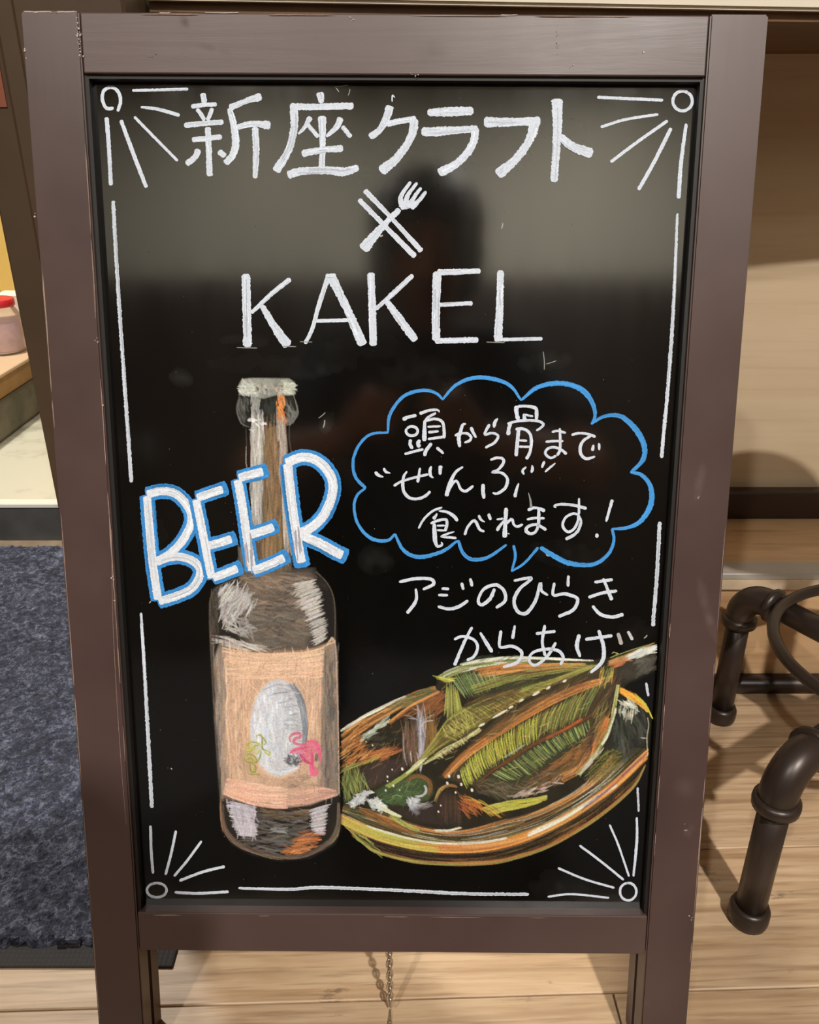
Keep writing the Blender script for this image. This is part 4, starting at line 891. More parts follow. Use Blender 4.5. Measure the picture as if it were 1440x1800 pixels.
    scrib(cv, n6([(540, 1250), (700, 1220), (720, 1310), (560, 1310)]), 0, 50, (8, 24), [(110, 98, 90), (140, 118, 104), (88, 80, 76)], (1.6, 3), .7, 20)
    for _ in range(26): a = rng.uniform((220, 560), (620, 640)); cv.stroke(n6([tuple(a), tuple(a + rng.uniform((10, -14), (60, 4)))]), 1.3, (126, 94, 74), .6)
    for _ in range(16): a = rng.uniform((220, 760), (290, 1230)); cv.stroke(n6([tuple(a), tuple(a + (rng.uniform(-4, 4), rng.uniform(14, 50)))]), 4, pick([(104, 96, 90), (128, 114, 102)]), .5)
    for pts in ([(815, 430), (838, 415), (850, 470), (858, 700), (866, 1000), (870, 1340)], ): cv.stroke(n6(smooth(pts, 20)), 2.6, (206, 178, 156), .85, taper=False)
    cv.stroke(n6(smooth([(180, 472), (330, 500), (520, 510), (700, 492), (830, 440)], 20)), 3, (236, 196, 160), .85, taper=False); cv.stroke(n6([(800, 450), (828, 412), (846, 450)]), 4, (222, 196, 170), .9)
    cv.fill(n6([(185, 490), (450, 512), (770, 490), (770, 1300), (500, 1420), (190, 1340)]), (232, 194, 166), .42, 16, .5)
    for _ in range(60): a = rng.uniform((190, 520), (760, 1300)); cv.stroke(n6([tuple(a), tuple(a + (rng.uniform(-6, 6), rng.uniform(20, 70)))]), 1.4, pick([(150, 120, 98), (176, 142, 116), (246, 214, 188)]), .6)
    # oval on the label
    ov = ellipse(510, 950, 172, 290, n=40); cv.fill(n6(ellipse(510, 950, 185, 303, n=40)), (240, 200, 164), .7, 2, .1); cv.fill(n6(ov), (212, 220, 232), .97, 1.5, .06, (194, 202, 214))
    scrib(cv, n6(ellipse(470, 940, 125, 225, n=24)), 90, 200, (10, 28), [(228, 236, 246), (216, 226, 238), (234, 238, 244), (206, 218, 234)], (2.5, 5), .7, 8)
    band(cv, n6([(560, 690), (610, 760), (640, 860), (655, 960), (650, 1060)]), n6([(600, 680), (660, 780), (680, 900), (682, 980), (672, 1060)]), 90, [(136, 142, 152), (114, 122, 132), (160, 166, 174)], (2, 4), (.15, .4), .75)
    scrib(cv, n6([(500, 700), (600, 720), (640, 860), (640, 1050), (560, 1050), (560, 850)]), 5, 90, (8, 26), [(176, 182, 190), (196, 200, 206), (150, 156, 166)], (1.8, 3.5), .65, 12)
    for pts in ([(420, 720), (500, 690), (590, 700)], [(440, 760), (520, 740), (580, 735)], [(470, 745), (540, 735)]): cv.stroke(n6(pts), 2.4, (120, 128, 142), .6)
    scrib(cv, n6([(560, 1110), (650, 1110), (650, 1170), (560, 1180)]), 30, 40, (6, 14), [(70, 74, 82), (96, 98, 106)], (2, 4), .85, 40)
    band(cv, n6([(400, 1150), (440, 1205), (520, 1230), (620, 1210)]), n6([(420, 1130), (480, 1180), (560, 1190), (640, 1170)]), 40, [(232, 234, 238), (206, 212, 220)], (1.8, 3), (.2, .6), .85)
    # green and pink creatures either side of the oval (from the close view: origin 420,1180)
    s8 = 160 / 1309; n8 = crop(420, 1180, s8); GRN = [(196, 196, 96), (176, 178, 84), (206, 208, 120)]
    cv.fill(n8([(110, 1040), (200, 1000), (320, 1050), (300, 1160), (240, 1200), (260, 1290), (120, 1300), (80, 1230)]), (196, 184, 132), .6, 2, .2)
    for pts in ([(250, 930), (300, 910), (350, 960), (390, 1020), (360, 1060)], [(330, 950), (335, 1040), (340, 1110), (400, 1140)], [(90, 1130), (110, 1050), (190, 1010), (300, 1040)], [(100, 1150), (170, 1120), (230, 1070), (310, 1050)], [(90, 1200), (160, 1190), (230, 1230), (250, 1300), (160, 1310), (90, 1280), (80, 1220)],
                [(120, 1260), (150, 1240), (200, 1260), (180, 1290)], [(240, 1200), (290, 1140), (330, 1120)], [(265, 1310), (300, 1230), (320, 1150)], [(350, 1140), (400, 1180), (435, 1200), (450, 1160), (400, 1150)], [(165, 1320), (160, 1400), (180, 1440), (230, 1440), (240, 1360), (190, 1330)], [(140, 1480), (230, 1475), (300, 1480), (260, 1500)], [(190, 1360), (210, 1400), (195, 1430)], [(230, 1100), (180, 1140), (130, 1140)]):
        cv.stroke(n8(smooth(pts, 20)), 3.0, pick(GRN), .95, dry=.1); cv.stroke(n8(smooth([(x + 6, y + 8) for x, y in pts], 20)), 1.1, (110, 112, 60), .75)
    PNK = [(222, 98, 136), (206, 78, 118), (232, 122, 154)]
    cv.fill(n8([(740, 1130), (860, 1080), (1000, 1000), (1080, 990), (1150, 1060), (1165, 1150), (1080, 1180), (1070, 1340), (1140, 1400), (1140, 1500), (1030, 1490), (1010, 1330), (900, 1290), (870, 1190), (740, 1180)]), (216, 92, 130), .9, 1.6, .15, (226, 112, 146))
    for pts in ([(740, 1010), (730, 950), (790, 900), (880, 895), (880, 950), (820, 960), (790, 1020), (860, 1050), (940, 1050)], [(740, 1170), (800, 1130), (890, 1110), (990, 1090)], [(980, 1020), (1060, 1000), (1140, 1060), (1160, 1160), (1170, 1300)], [(1050, 1140), (1060, 1300), (1060, 1400)], [(1020, 1340), (1060, 1480), (1130, 1490)], [(880, 1190), (960, 1290), (1040, 1330)]):
        cv.stroke(n8(smooth(pts, 20)), 5.2, pick(PNK), .95, dry=.15)
    for _ in range(40): a = rng.uniform((880, 1010), (1130, 1330)); cv.stroke(n8([tuple(a), tuple(a + rng.uniform(-50, 50, 2))]), 1.6, pick([(240, 150, 176), (190, 66, 104)]), .6)
    cv.fill(n8(ellipse(1115, 1240, 26, 60, n=12)), (96, 84, 84), .85, 1)
    # foot of the bottle
    scrib(cv, n6([(360, 1440), (700, 1440), (720, 1560), (560, 1720), (350, 1690), (300, 1600)]), 4, 170, (14, 44), [(120, 116, 112), (100, 96, 92), (136, 128, 120), (82, 78, 74)], (2, 5), .65)
    scrib(cv, n6([(380, 1440), (700, 1440), (690, 1500), (420, 1490)]), 4, 60, (12, 36), [(140, 116, 90), (112, 94, 76), (84, 72, 60)], (1.6, 3.5), .7, 6)
    ribs(cv, n6([(185, 1385), (210, 1460), (230, 1540), (270, 1590)]), n6([(380, 1430), (370, 1500), (390, 1550), (380, 1600)]), 70, [(212, 206, 216), (190, 184, 196), (222, 218, 224)], (2, 3.5), .85, 4, (0, .2)); scrib(cv, n6([(200, 1400), (370, 1440), (370, 1580), (270, 1580)]), 85, 70, (12, 34), [(206, 200, 210), (180, 176, 186)], (2, 4), .7, 15)
    ribs(cv, n6([(680, 1440), (700, 1490), (690, 1540), (730, 1590)]), n6([(815, 1400), (805, 1460), (800, 1530), (790, 1590)]), 60, [(212, 206, 212), (190, 186, 196)], (1.8, 3.2), .85, 4, (0, .2))
    scrib(cv, n6([(450, 1540), (560, 1545), (550, 1575), (460, 1570)]), 5, 16, (8, 22), [(160, 160, 162), (130, 130, 132)], (2, 3.5), .7)
    scrib(cv, n6([(640, 1560), (740, 1580), (730, 1660), (660, 1710), (540, 1725), (590, 1640)]), -6, 130, (12, 34), [(208, 128, 76), (226, 148, 92), (176, 104, 60), (150, 104, 70)], (1.8, 3.5), .75, 10)
    band(cv, n6([(160, 1400), (172, 1540), (240, 1640), (380, 1705), (530, 1735), (690, 1715), (840, 1630), (876, 1540), (872, 1400)]), n6([(176, 1400), (196, 1540), (260, 1620), (400, 1685), (530, 1712), (680, 1692), (800, 1620), (850, 1540), (862, 1400)]), 150, [(112, 98, 84), (140, 116, 94), (90, 80, 70), (74, 66, 58)], (1.6, 3.2), (.08, .25), .7)
    cv.stroke(n6(smooth([(160, 1350), (164, 1480), (176, 1570)], 20)), 2, (188, 134, 100), .7)
    # outline of the body
    for k, c in ((0, (104, 92, 80)), (3, (84, 74, 64))):
        cv.stroke(n6(smooth([(250 + k, 60), (150 + k, 105), (104 + k, 170), (98 + k, 300), (106 + k, 500), (134 + k, 1000), (160 + k, 1350)], 25)), 2.8, c, .8, taper=False)
        cv.stroke(n6(smooth([(735 - k, 18), (800 - k, 85), (838 - k, 170), (848 - k, 300), (846 - k, 420)], 25)), 2.0, c, .8, taper=False)
    scrib(cv, n6([(96, 150), (150, 120), (150, 420), (106, 420)]), 88, 40, (16, 44), [(92, 84, 76), (70, 64, 58)], (2, 4), .6, 4)
    cv.build('bottle_drawing', board, .00012)
paint_bottle()

def paint_fish():
    cv = Canvas(592, 1122, 1156, 1530); s7 = 590 / 1440; n7 = crop(580, 1120, s7); sA = 300 / 1440; nA = crop(580, 1160, sA); sB = 300 / 1350; nB = crop(860, 1120, sB)
    OR = [(206, 138, 74), (220, 156, 92), (186, 116, 62), (226, 170, 108)]; BR = [(112, 82, 54), (92, 66, 46), (134, 98, 62)]; GR = [(146, 156, 84), (170, 178, 96), (124, 136, 78)]; DK = [(46, 44, 38), (62, 58, 46), (34, 34, 30)]; YE = [(190, 188, 86), (206, 200, 104), (168, 168, 80)]; DG = [(76, 94, 62), (60, 76, 56), (96, 112, 72)]; CR = [(224, 224, 200), (206, 210, 188), (232, 230, 214)]
    # whole bowl ground
    cv.fill(n7([(50, 400), (160, 325), (330, 245), (460, 205), (460, 170), (560, 115), (700, 90), (1130, 98), (1260, 75), (1395, 35), (1392, 130), (1290, 190), (1260, 215), (1335, 265), (1378, 345), (1365, 500), (1345, 570), (1300, 650), (1150, 780), (950, 898), (760, 962), (600, 980), (400, 972), (210, 930), (60, 800)]), (58, 50, 36), .93, 2, .1, (44, 42, 34))
    outer = [(52, 790), (120, 868), (210, 930), (400, 973), (600, 980), (760, 963), (950, 900), (1150, 780), (1300, 650), (1350, 560)]; rim0 = [(50, 762), (200, 826), (400, 876), (600, 886), (800, 852), (1000, 765), (1200, 632), (1365, 480)]; rim1 = [(50, 800), (200, 868), (400, 915), (600, 922), (800, 888), (1000, 800), (1200, 668), (1362, 520)]
    band(cv, rim1_ := n7(rim1), n7(outer), 420, BR + [(150, 112, 70), (70, 58, 40), (160, 120, 74), (40, 36, 28), (30, 28, 24), (124, 108, 60)], (1.2, 2.6), (.08, .3), .8)
    band(cv, rim1_, n7(outer), 70, [(176, 118, 64), (196, 130, 72)], (1.3, 2.6), (.1, .3), .75, srange=(.6, 1))
    band(cv, rim1_, n7(outer), 110, [(24, 22, 18), (36, 34, 26)], (1.5, 4), (.06, .22), .8, srange=(.15, .7))
    band(cv, n7(outer), n7([(x, y - 10) for x, y in outer]), 60, GR + [(150, 120, 60)], (1.2, 2.2), (.05, .2), .7)
    scrib(cv, n7([(60, 800), (150, 850), (230, 930), (190, 925), (110, 865)]), 38, 70, (10, 30), YE + GR, (1.4, 2.8), .8, 8)
    # inner wall in front, below the fish
    inner = [(60, 720), (200, 745), (400, 815), (560, 830), (720, 790), (900, 740), (1080, 640), (1190, 520), (1240, 470)]
    band(cv, n7(inner), n7(rim0), 520, BR + [(96, 92, 52), (120, 108, 56), (150, 112, 64), (60, 58, 44), (44, 46, 38), (138, 120, 62)], (1.3, 2.8), (.1, .35), .8)
    band(cv, n7(inner), n7(rim0), 70, [(30, 32, 28), (40, 46, 38)], (1.5, 3.5), (.08, .25), .8)
    band(cv, n7(inner), n7(rim0), 60, CR + [(150, 150, 96), (176, 160, 110)], (1, 1.8), (.06, .18), .6)
    band(cv, n7(inner), n7(rim0), 40, OR, (1.3, 2.4), (.1, .3), .7, srange=(.0, .4))
    # rim
    band(cv, n7(rim0), rim1_, 330, OR + [(236, 178, 96), (222, 142, 60)], (1.8, 3.4), (.08, .3), .9)
    band(cv, n7(rim0), rim1_, 70, YE + [(214, 176, 84)], (1.5, 2.8), (.08, .22), .8, trange=(0, .3))
    band(cv, n7([(x, y - 3) for x, y in rim0]), n7(rim0), 45, CR, (1.5, 3), (.06, .2), .9, trange=(.08, .5))
    band(cv, n7([(850, 855), (1000, 785), (1150, 690), (1230, 640)]), n7([(850, 838), (1000, 770), (1150, 678), (1230, 630)]), 60, CR, (1.8, 3.6), (.15, .45), .85)
    band(cv, n7([(1080, 745), (1200, 655), (1362, 505)]), n7([(1080, 730), (1200, 640), (1362, 488)]), 40, [(204, 122, 60), (140, 100, 130), (176, 100, 56)], (1.4, 2.4), (.2, .5), .8)
    # left inside wall
    band(cv, n7([(48, 405), (160, 330), (330, 248), (450, 210)]), n7([(52, 470), (170, 385), (300, 310), (460, 235)]), 230, OR + BR, (1.6, 3.2), (.1, .35), .85)
    band(cv, n7([(46, 396), (160, 328), (330, 246), (440, 212)]), n7([(48, 408), (160, 340), (330, 258), (440, 222)]), 60, CR, (1.6, 3.0), (.08, .3), .85, trange=(0, .72))
    band(cv, n7([(240, 300), (330, 250), (450, 210)]), n7([(280, 320), (340, 290), (470, 240)]), 50, DG, (1.8, 3.5), (.2, .5), .8)
    scrib(cv, nA([(110, 650), (240, 660), (300, 760), (560, 760), (420, 820), (150, 930), (120, 800)]), -38, 240, (12, 38), OR + [(176, 104, 58), (140, 90, 54), (60, 46, 34)], (1.2, 2.4), .8, 10)
    scrib(cv, nA([(280, 680), (560, 590), (600, 740), (340, 780)]), -20, 60, (10, 26), DK + [(84, 82, 66)], (2, 4.5), .7, 20)
    scrib(cv, nA([(300, 620), (470, 490), (475, 560), (400, 580), (370, 640), (260, 680)]), -35, 90, (8, 22), [(206, 212, 196), (176, 184, 166), (130, 138, 120)], (2, 4), .85, 12)
    scrib(cv, nA([(330, 770), (560, 740), (590, 780), (440, 850)]), -20, 70, (10, 26), [(186, 112, 66), (206, 130, 80), (150, 98, 60)], (1.2, 2.2), .85, 10)
    scrib(cv, nA([(490, 540), (680, 380), (960, 270), (960, 480), (800, 440), (640, 460)]), -40, 170, (16, 48), [(146, 96, 58), (124, 84, 54), (168, 108, 60), (104, 74, 50)], (2, 4.5), .75, 8)
    band(cv, nA([(480, 545), (680, 400), (930, 275)]), nA([(500, 520), (690, 375), (920, 262)]), 30, OR, (1.6, 3), (.2, .5), .85)
    scrib(cv, nA([(610, 560), (760, 560), (760, 830), (620, 840)]), 88, 130, (16, 54), [(116, 90, 74), (96, 76, 62), (140, 108, 86), (84, 76, 70)], (1.4, 3), .75, 5)
    scrib(cv, nA([(770, 520), (900, 480), (900, 700), (780, 780)]), 92, 90, (16, 50), [(128, 96, 60), (108, 82, 56), (150, 118, 66)], (1.4, 3), .7, 6)
    scrib(cv, nA([(745, 470), (800, 470), (790, 820), (755, 840)]), 92, 70, (16, 60), [(176, 176, 186), (142, 142, 156), (206, 204, 210)], (1.4, 3), .75, 5)
    for pts in ([(625, 465), (690, 480), (760, 520)], [(700, 410), (760, 440), (770, 530)], [(740, 395), (775, 470), (780, 540)], [(880, 460), (820, 490), (780, 540)], [(870, 510), (810, 520), (770, 560)], [(660, 490), (740, 500)], [(620, 620), (625, 780), (650, 890)], [(760, 560), (770, 700), (760, 830)], [(680, 770), (690, 860)], [(735, 780), (750, 850)]):
        cv.stroke(nA(smooth(pts, 15)), 2.2, pick([(206, 190, 194), (186, 172, 180), (170, 168, 176)]), .75)
    cv.fill(nA([(250, 930), (400, 850), (600, 830), (640, 900), (560, 980), (330, 1090), (260, 1020)]), (76, 62, 56), .9, 4, .1, (64, 52, 48))
    scrib(cv, nA([(110, 940), (240, 930), (320, 1060), (200, 1130), (120, 1180)]), 80, 130, (14, 40), GR + DG + [(140, 130, 60)], (1.4, 2.8), .75, 12)
    scrib(cv, nA([(100, 920), (400, 800), (400, 830), (130, 940)]), -20, 40, (14, 40), GR + [(176, 140, 66)], (1.2, 2.2), .8, 6)
    # upper fin flap of the fish
    cv.fill(n7([(455, 172), (560, 118), (700, 92), (1130, 102), (1180, 150), (1000, 190), (800, 230), (640, 270), (560, 240)]), (74, 78, 50), .85, 3, .15, (60, 56, 40))
    ribs(cv, n7([(510, 165), (600, 140), (720, 150)]), n7([(580, 260), (660, 240), (740, 210)]), 50, [(150, 168, 110), (120, 146, 84), (90, 120, 72), (166, 178, 130)], (1.3, 2.4), .85, 3, (0, .2))
    band(cv, n7([(460, 165), (560, 120), (700, 96), (860, 90)]), n7([(480, 185), (570, 150), (700, 125), (860, 112)]), 110, GR + CR + [(140, 150, 90)], (1.4, 2.6), (.1, .3), .8)
    band(cv, n7([(620, 140), (760, 112), (900, 112), (1100, 112)]), n7([(640, 175), (780, 155), (900, 150), (1080, 140)]), 130, OR + [(196, 130, 72)], (1.4, 2.6), (.12, .35), .8)
    band(cv, n7([(600, 210), (800, 150), (1000, 120), (1120, 120)]), n7([(620, 240), (800, 185), (1000, 150), (1130, 135)]), 90, GR + BR + [(170, 170, 80)], (1.3, 2.4), (.12, .4), .8)
    band(cv, n7([(560, 124), (640, 108), (760, 92), (900, 94), (1130, 102)]), n7([(560, 116), (640, 98), (760, 84), (900, 88), (1130, 96)]), 80, CR, (1.8, 3.4), (.1, .3), .9, trange=(0.0, 1))
    for _ in range(24):
        x = rng.uniform(560, 780); cv.stroke(n7([(x, 110 + rng.uniform(-10, 4)), (x + 30, 92 + rng.uniform(-8, 4)), (x + 60, 80 + rng.uniform(-8, 4))]), 1.2, (74, 84, 62), .6)
    scrib(cv, n7([(460, 170), (520, 172), (525, 190), (480, 188)]), 10, 26, (8, 18), YE, (1.6, 3), .9, 10)
    ribs(cv, n7([(505, 190), (520, 190), (545, 210)]), n7([(490, 360), (540, 375), (580, 360)]), 46, YE + GR, (1.2, 2.4), .85, 4, (0, .3))
    # upper half of the fish body
    spine = [(330, 590), (410, 525), (470, 480), (560, 435), (650, 378), (720, 335), (830, 268), (940, 214), (1010, 186), (1150, 120)]
    up = [(390, 520), (450, 430), (520, 330), (640, 270), (800, 220), (950, 180), (1120, 120)]
    cv.fill(n7([(340, 580)] + up[1:] + spine[::-1][:-1]), (112, 108, 56), .85, 3, .15, (96, 84, 50))
    ribs(cv, n7([(470, 420), (560, 310), (700, 255), (900, 195), (1080, 140)]), n7([(520, 460), (650, 380), (800, 290), (950, 212), (1100, 145)]), 170, YE + GR + [(160, 140, 70), (190, 150, 84), (120, 110, 56)], (1.2, 2.6), .75, 5, (0, .35), slant=.03)
    band(cv, n7(up), n7(spine), 170, GR + YE + BR + [(170, 150, 80)], (1.3, 2.8), (.08, .22), .6, srange=(.1, .9))
    scrib(cv, n7([(600, 270), (800, 215), (800, 250), (650, 300)]), -18, 60, (14, 36), [(86, 70, 50), (70, 64, 50), (110, 84, 54)], (2, 4), .65, 6)
    scrib(cv, n7([(560, 330), (800, 228), (1040, 160), (1040, 180), (720, 320), (600, 390)]), -28, 110, (12, 34), BR + [(150, 116, 70), (74, 66, 46)], (1.2, 2.6), .65, 12)
    ribs(cv, n7([(470, 430), (560, 320), (700, 262), (900, 200)]), n7([(520, 460), (650, 380), (800, 290), (950, 212)]), 60, [(66, 64, 42), (84, 72, 48)], (1, 1.8), .7, 5, (0, .4), slant=.03)
    scrib(cv, n7([(480, 400), (560, 330), (640, 300), (620, 360), (520, 440)]), 60, 60, (12, 30), [(206, 200, 120), (186, 184, 100), (150, 140, 80)], (1.1, 2.0), .75, 14)
    # lower half: big rib field
    mid = [(480, 600), (540, 540), (640, 460), (740, 400), (900, 320), (1060, 240), (1190, 180)]; dors = [(620, 640), (700, 570), (800, 500), (900, 440), (1000, 395), (1100, 345), (1160, 290)]
    cv.fill(n7([(470, 600), (540, 520), (720, 345), (940, 225), (1150, 125), (1240, 120), (1200, 280), (1120, 560), (1040, 600), (900, 650), (720, 700), (620, 640)]), (86, 70, 44), .9, 3, .1, (70, 62, 44))
    band(cv, n7([(480, 590), (560, 500), (680, 410), (850, 310), (1050, 210), (1200, 170)]), n7([(500, 605), (590, 520), (700, 440), (860, 340), (1060, 240), (1200, 195)]), 170, OR + [(176, 110, 56), (150, 96, 54)], (1.4, 2.8), (.08, .28), .8)
    band(cv, n7([(640, 430), (760, 340), (900, 260), (1100, 170)]), n7([(680, 440), (800, 360), (930, 285), (1120, 190)]), 80, BR + [(120, 96, 60)], (1.6, 3.4), (.1, .3), .7)
    ribs(cv, n7([(560, 560), (640, 475), (760, 400), (900, 325), (1060, 235), (1190, 180)]), n7([(590, 650), (690, 570), (800, 500), (900, 440), (1000, 395), (1100, 345)]), 200, GR + YE + [(120, 146, 84), (96, 122, 76), (120, 108, 64), (140, 120, 72)], (1.1, 2.2), .82, 4, (0, .25), bend=.05, dry=.6)
    ribs(cv, n7([(560, 560), (640, 475), (760, 400), (900, 325)]), n7([(590, 650), (690, 570), (800, 500), (900, 440)]), 60, [(216, 212, 80), (200, 202, 78)], (1.2, 2.2), .9, 4, (0, .2), bend=.05)
    ribs(cv, n7([(640, 470), (800, 380), (1000, 280), (1150, 200)]), n7([(690, 560), (850, 470), (1000, 395), (1100, 345)]), 50, [(58, 66, 44), (72, 60, 40)], (1, 1.8), .7, 4, (0, .4), bend=.05)
    # dorsal line and lower ribs
    low = [(780, 640), (860, 590), (900, 560), (990, 500), (1080, 440), (1120, 330)]
    cv.fill(n7([(650, 620)] + dors[1:-1] + [(1130, 330), (1110, 440), (900, 570), (760, 660)]), (58, 62, 44), .85, 3, .1)
    ribs(cv, n7([(690, 585), (760, 540), (900, 455), (1000, 405), (1110, 350)]), n7([(770, 620), (870, 585), (990, 490), (1060, 455), (1120, 400)]), 140, GR + DG + [(176, 196, 130), (150, 176, 90)], (1.3, 2.8), .85, 3, (0, .22))
    ribs(cv, n7([(690, 585), (760, 540), (900, 455), (1000, 405)]), n7([(770, 630), (870, 595), (990, 500), (1060, 460)]), 40, DK, (1, 2), .8, 3, (0, .3))
    band(cv, n7(dors), n7([(x + 4, y + 10) for x, y in dors]), 60, [(96, 62, 40), (120, 76, 46), (60, 50, 40)], (1.8, 3.4), (.1, .3), .9)
    cv.stroke(n7([(740, 520), (790, 490), (838, 460)]), 2.4, (166, 186, 176), .85); cv.stroke(n7([(690, 560), (745, 518)]), 2, (50, 62, 56), .9)
    band(cv, n7([(920, 430), (1010, 388), (1080, 345)]), n7([(930, 440), (1015, 398), (1085, 355)]), 20, [(150, 84, 48), (176, 96, 54)], (1.6, 2.8), (.2, .5), .85)
    # belly side: brown, orange, white rim
    scrib(cv, n7([(850, 620), (1000, 510), (1120, 420), (1110, 560), (1040, 600), (900, 650)]), -30, 190, (14, 40), [(140, 98, 60), (120, 86, 56), (98, 76, 52), (168, 112, 62)], (2, 4.5), .7, 12)
    scrib(cv, n7([(680, 610), (800, 640), (900, 600), (960, 560), (1000, 600), (800, 680), (700, 690), (600, 640)]), 20, 130, (14, 44), [(104, 94, 76), (84, 76, 62), (122, 108, 86), (80, 86, 66)], (1.4, 3.2), .75, 14)
    scrib(cv, n7([(760, 680), (900, 640), (980, 600), (1000, 615), (880, 680), (790, 690)]), -22, 70, (8, 24), [(196, 172, 158), (168, 148, 134), (214, 196, 184)], (1.6, 3.4), .75, 14)
    band(cv, n7([(640, 735), (760, 705), (880, 690), (930, 680)]), n7([(700, 760), (800, 735), (900, 715), (930, 705)]), 100, YE + [(196, 190, 60)], (1.8, 3.4), (.15, .45), .85)
    scrib(cv, n7([(560, 680), (640, 700), (740, 745), (700, 765), (600, 730)]), 30, 50, (14, 36), [(196, 118, 66), (176, 100, 56), (206, 190, 70)], (1.3, 2.4), .8, 8)
    band(cv, n7([(1000, 620), (1080, 575), (1130, 500), (1180, 400), (1200, 350)]), n7([(990, 590), (1050, 560), (1110, 480), (1150, 390), (1180, 340)]), 110, OR + BR, (1.6, 3), (.12, .35), .85)
    scrib(cv, nB([(900, 300), (1040, 260), (1000, 450), (900, 650), (820, 820), (780, 950), (700, 1000), (800, 700)]), -58, 150, (16, 44), [(72, 58, 46), (90, 72, 56), (110, 84, 60), (60, 52, 46)], (2, 4.5), .75, 8)
    scrib(cv, nB([(920, 640), (950, 650), (900, 830), (840, 950), (800, 960), (840, 830)]), -65, 70, (14, 40), [(222, 132, 64), (206, 112, 50), (232, 156, 90)], (1.4, 2.8), .9, 6)
    scrib(cv, nB([(840, 560), (960, 540), (900, 780), (830, 850)]), -65, 60, (14, 40), [(120, 96, 60), (140, 130, 76), (96, 80, 54)], (1.4, 2.8), .7, 8)
    band(cv, nB([(1030, 380), (1010, 500), (970, 700), (900, 860), (800, 1000), (720, 1090)]), nB([(1010, 380), (990, 500), (945, 700), (870, 850), (770, 1000), (690, 1080)]), 130, [(190, 196, 120), (214, 216, 156), (150, 150, 84), (120, 112, 70)], (1.3, 2.8), (.12, .35), .85)
    band(cv, nB([(1010, 560), (960, 740), (900, 850)]), nB([(1000, 560), (948, 740), (888, 850)]), 30, CR, (1.5, 2.6), (.2, .5), .9)
    scrib(cv, nB([(880, 910), (830, 960), (740, 1080), (720, 1060), (800, 960)]), -48, 46, (12, 30), [(190, 186, 170), (216, 212, 196)], (1.8, 3.4), .85, 8)
    # right inside of the bowl
    cv.fill(nB([(1030, 540), (1240, 590), (1250, 820), (1120, 960), (1020, 1000), (940, 880), (960, 760)]), (52, 54, 46), .9, 4, .1, (38, 40, 36))
    scrib(cv, nB([(1030, 560), (1230, 600), (1240, 800), (1060, 960), (960, 860)]), 80, 150, (14, 44), [(70, 72, 64), (58, 60, 52), (90, 92, 82), (40, 42, 38)], (2, 5), .6, 10)
    scrib(cv, nB([(860, 930), (1000, 890), (1020, 1000), (900, 1120), (760, 1140)]), -40, 130, (10, 34), [(120, 124, 62), (96, 100, 56), (140, 136, 70), (104, 84, 54)], (1.2, 2.4), .7, 25)
    ribs(cv, nB([(1040, 520), (1100, 530), (1180, 570)]), nB([(1030, 640), (1110, 690), (1160, 640)]), 30, CR + [(150, 150, 142)], (1.4, 2.6), .75, 4, (0, .5))
    scrib(cv, nB([(1050, 500), (1140, 510), (1170, 580), (1060, 560)]), 20, 34, (8, 22), CR, (1.8, 3.4), .85, 14)
    band(cv, nB([(1040, 400), (1140, 450), (1230, 530), (1290, 640)]), nB([(1030, 440), (1120, 490), (1210, 550), (1270, 620)]), 110, [(232, 172, 70), (222, 148, 52), (240, 196, 96)], (1.8, 3.6), (.15, .4), .9, trange=(0, .85))
    band(cv, nB([(1150, 440), (1240, 530), (1295, 645)]), nB([(1170, 470), (1225, 530), (1280, 630)]), 26, [(190, 190, 70), (206, 200, 80)], (1.3, 2.4), (.25, .5), .85)
    cv.stroke(nB(smooth([(1255, 640), (1262, 700), (1248, 800), (1255, 930)], 20)), 1.8, (206, 200, 170), .8, taper=False); cv.stroke(nB([(1200, 795), (1245, 800)]), 2, (210, 206, 190), .8)
    # tail
    cv.fill(nB([(1000, 300), (1100, 180), (1260, 150), (1305, 190), (1290, 260), (1150, 330), (1060, 340)]), (64, 58, 48), .8, 6, .25, (82, 78, 70))
    scrib(cv, nB([(1180, 160), (1300, 150), (1300, 260), (1200, 290)]), -30, 50, (10, 30), [(104, 102, 92), (80, 76, 68)], (3, 6), .45, 12)
    band(cv, nB([(940, 190), (1060, 140), (1180, 95), (1310, 45)]), nB([(960, 215), (1080, 185), (1150, 160), (1200, 140)]), 80, GR + [(206, 150, 96), (196, 130, 80), (180, 180, 100)], (1.3, 2.4), (.15, .4), .85)
    cv.stroke(nB([(960, 160), (1130, 100), (1310, 45)]), 2, (176, 180, 110), .85); cv.stroke(nB([(970, 130), (985, 118), (1020, 130), (960, 165)]), 1.8, (190, 190, 110), .8)
    scrib(cv, nB([(1100, 150), (1180, 100), (1300, 80), (1300, 115), (1200, 150), (1120, 170)]), -22, 90, (12, 32), [(226, 228, 220), (206, 208, 198), (240, 240, 234)], (2, 4), .9, 7)
    scrib(cv, nB([(960, 180), (1100, 150), (1090, 190), (1000, 240)]), -25, 50, (10, 28), [(206, 140, 96), (186, 116, 76), (160, 110, 76)], (1.4, 2.6), .85, 10)
    for _ in range(30): a = rng.uniform((880, 230), (1000, 330)); cv.stroke(nB([tuple(a), tuple(a + (rng.uniform(-30, -10), rng.uniform(40, 90)))]), 1.8, pick(YE + GR + OR[:1]), .8)
    # head, jaw, garnish
    cv.fill(nA([(380, 1110), (500, 1030), (640, 960), (760, 960), (860, 1020), (870, 1120), (830, 1180), (640, 1230), (500, 1220), (420, 1180)]), (64, 84, 52), .92, 3, .1, (80, 96, 58))
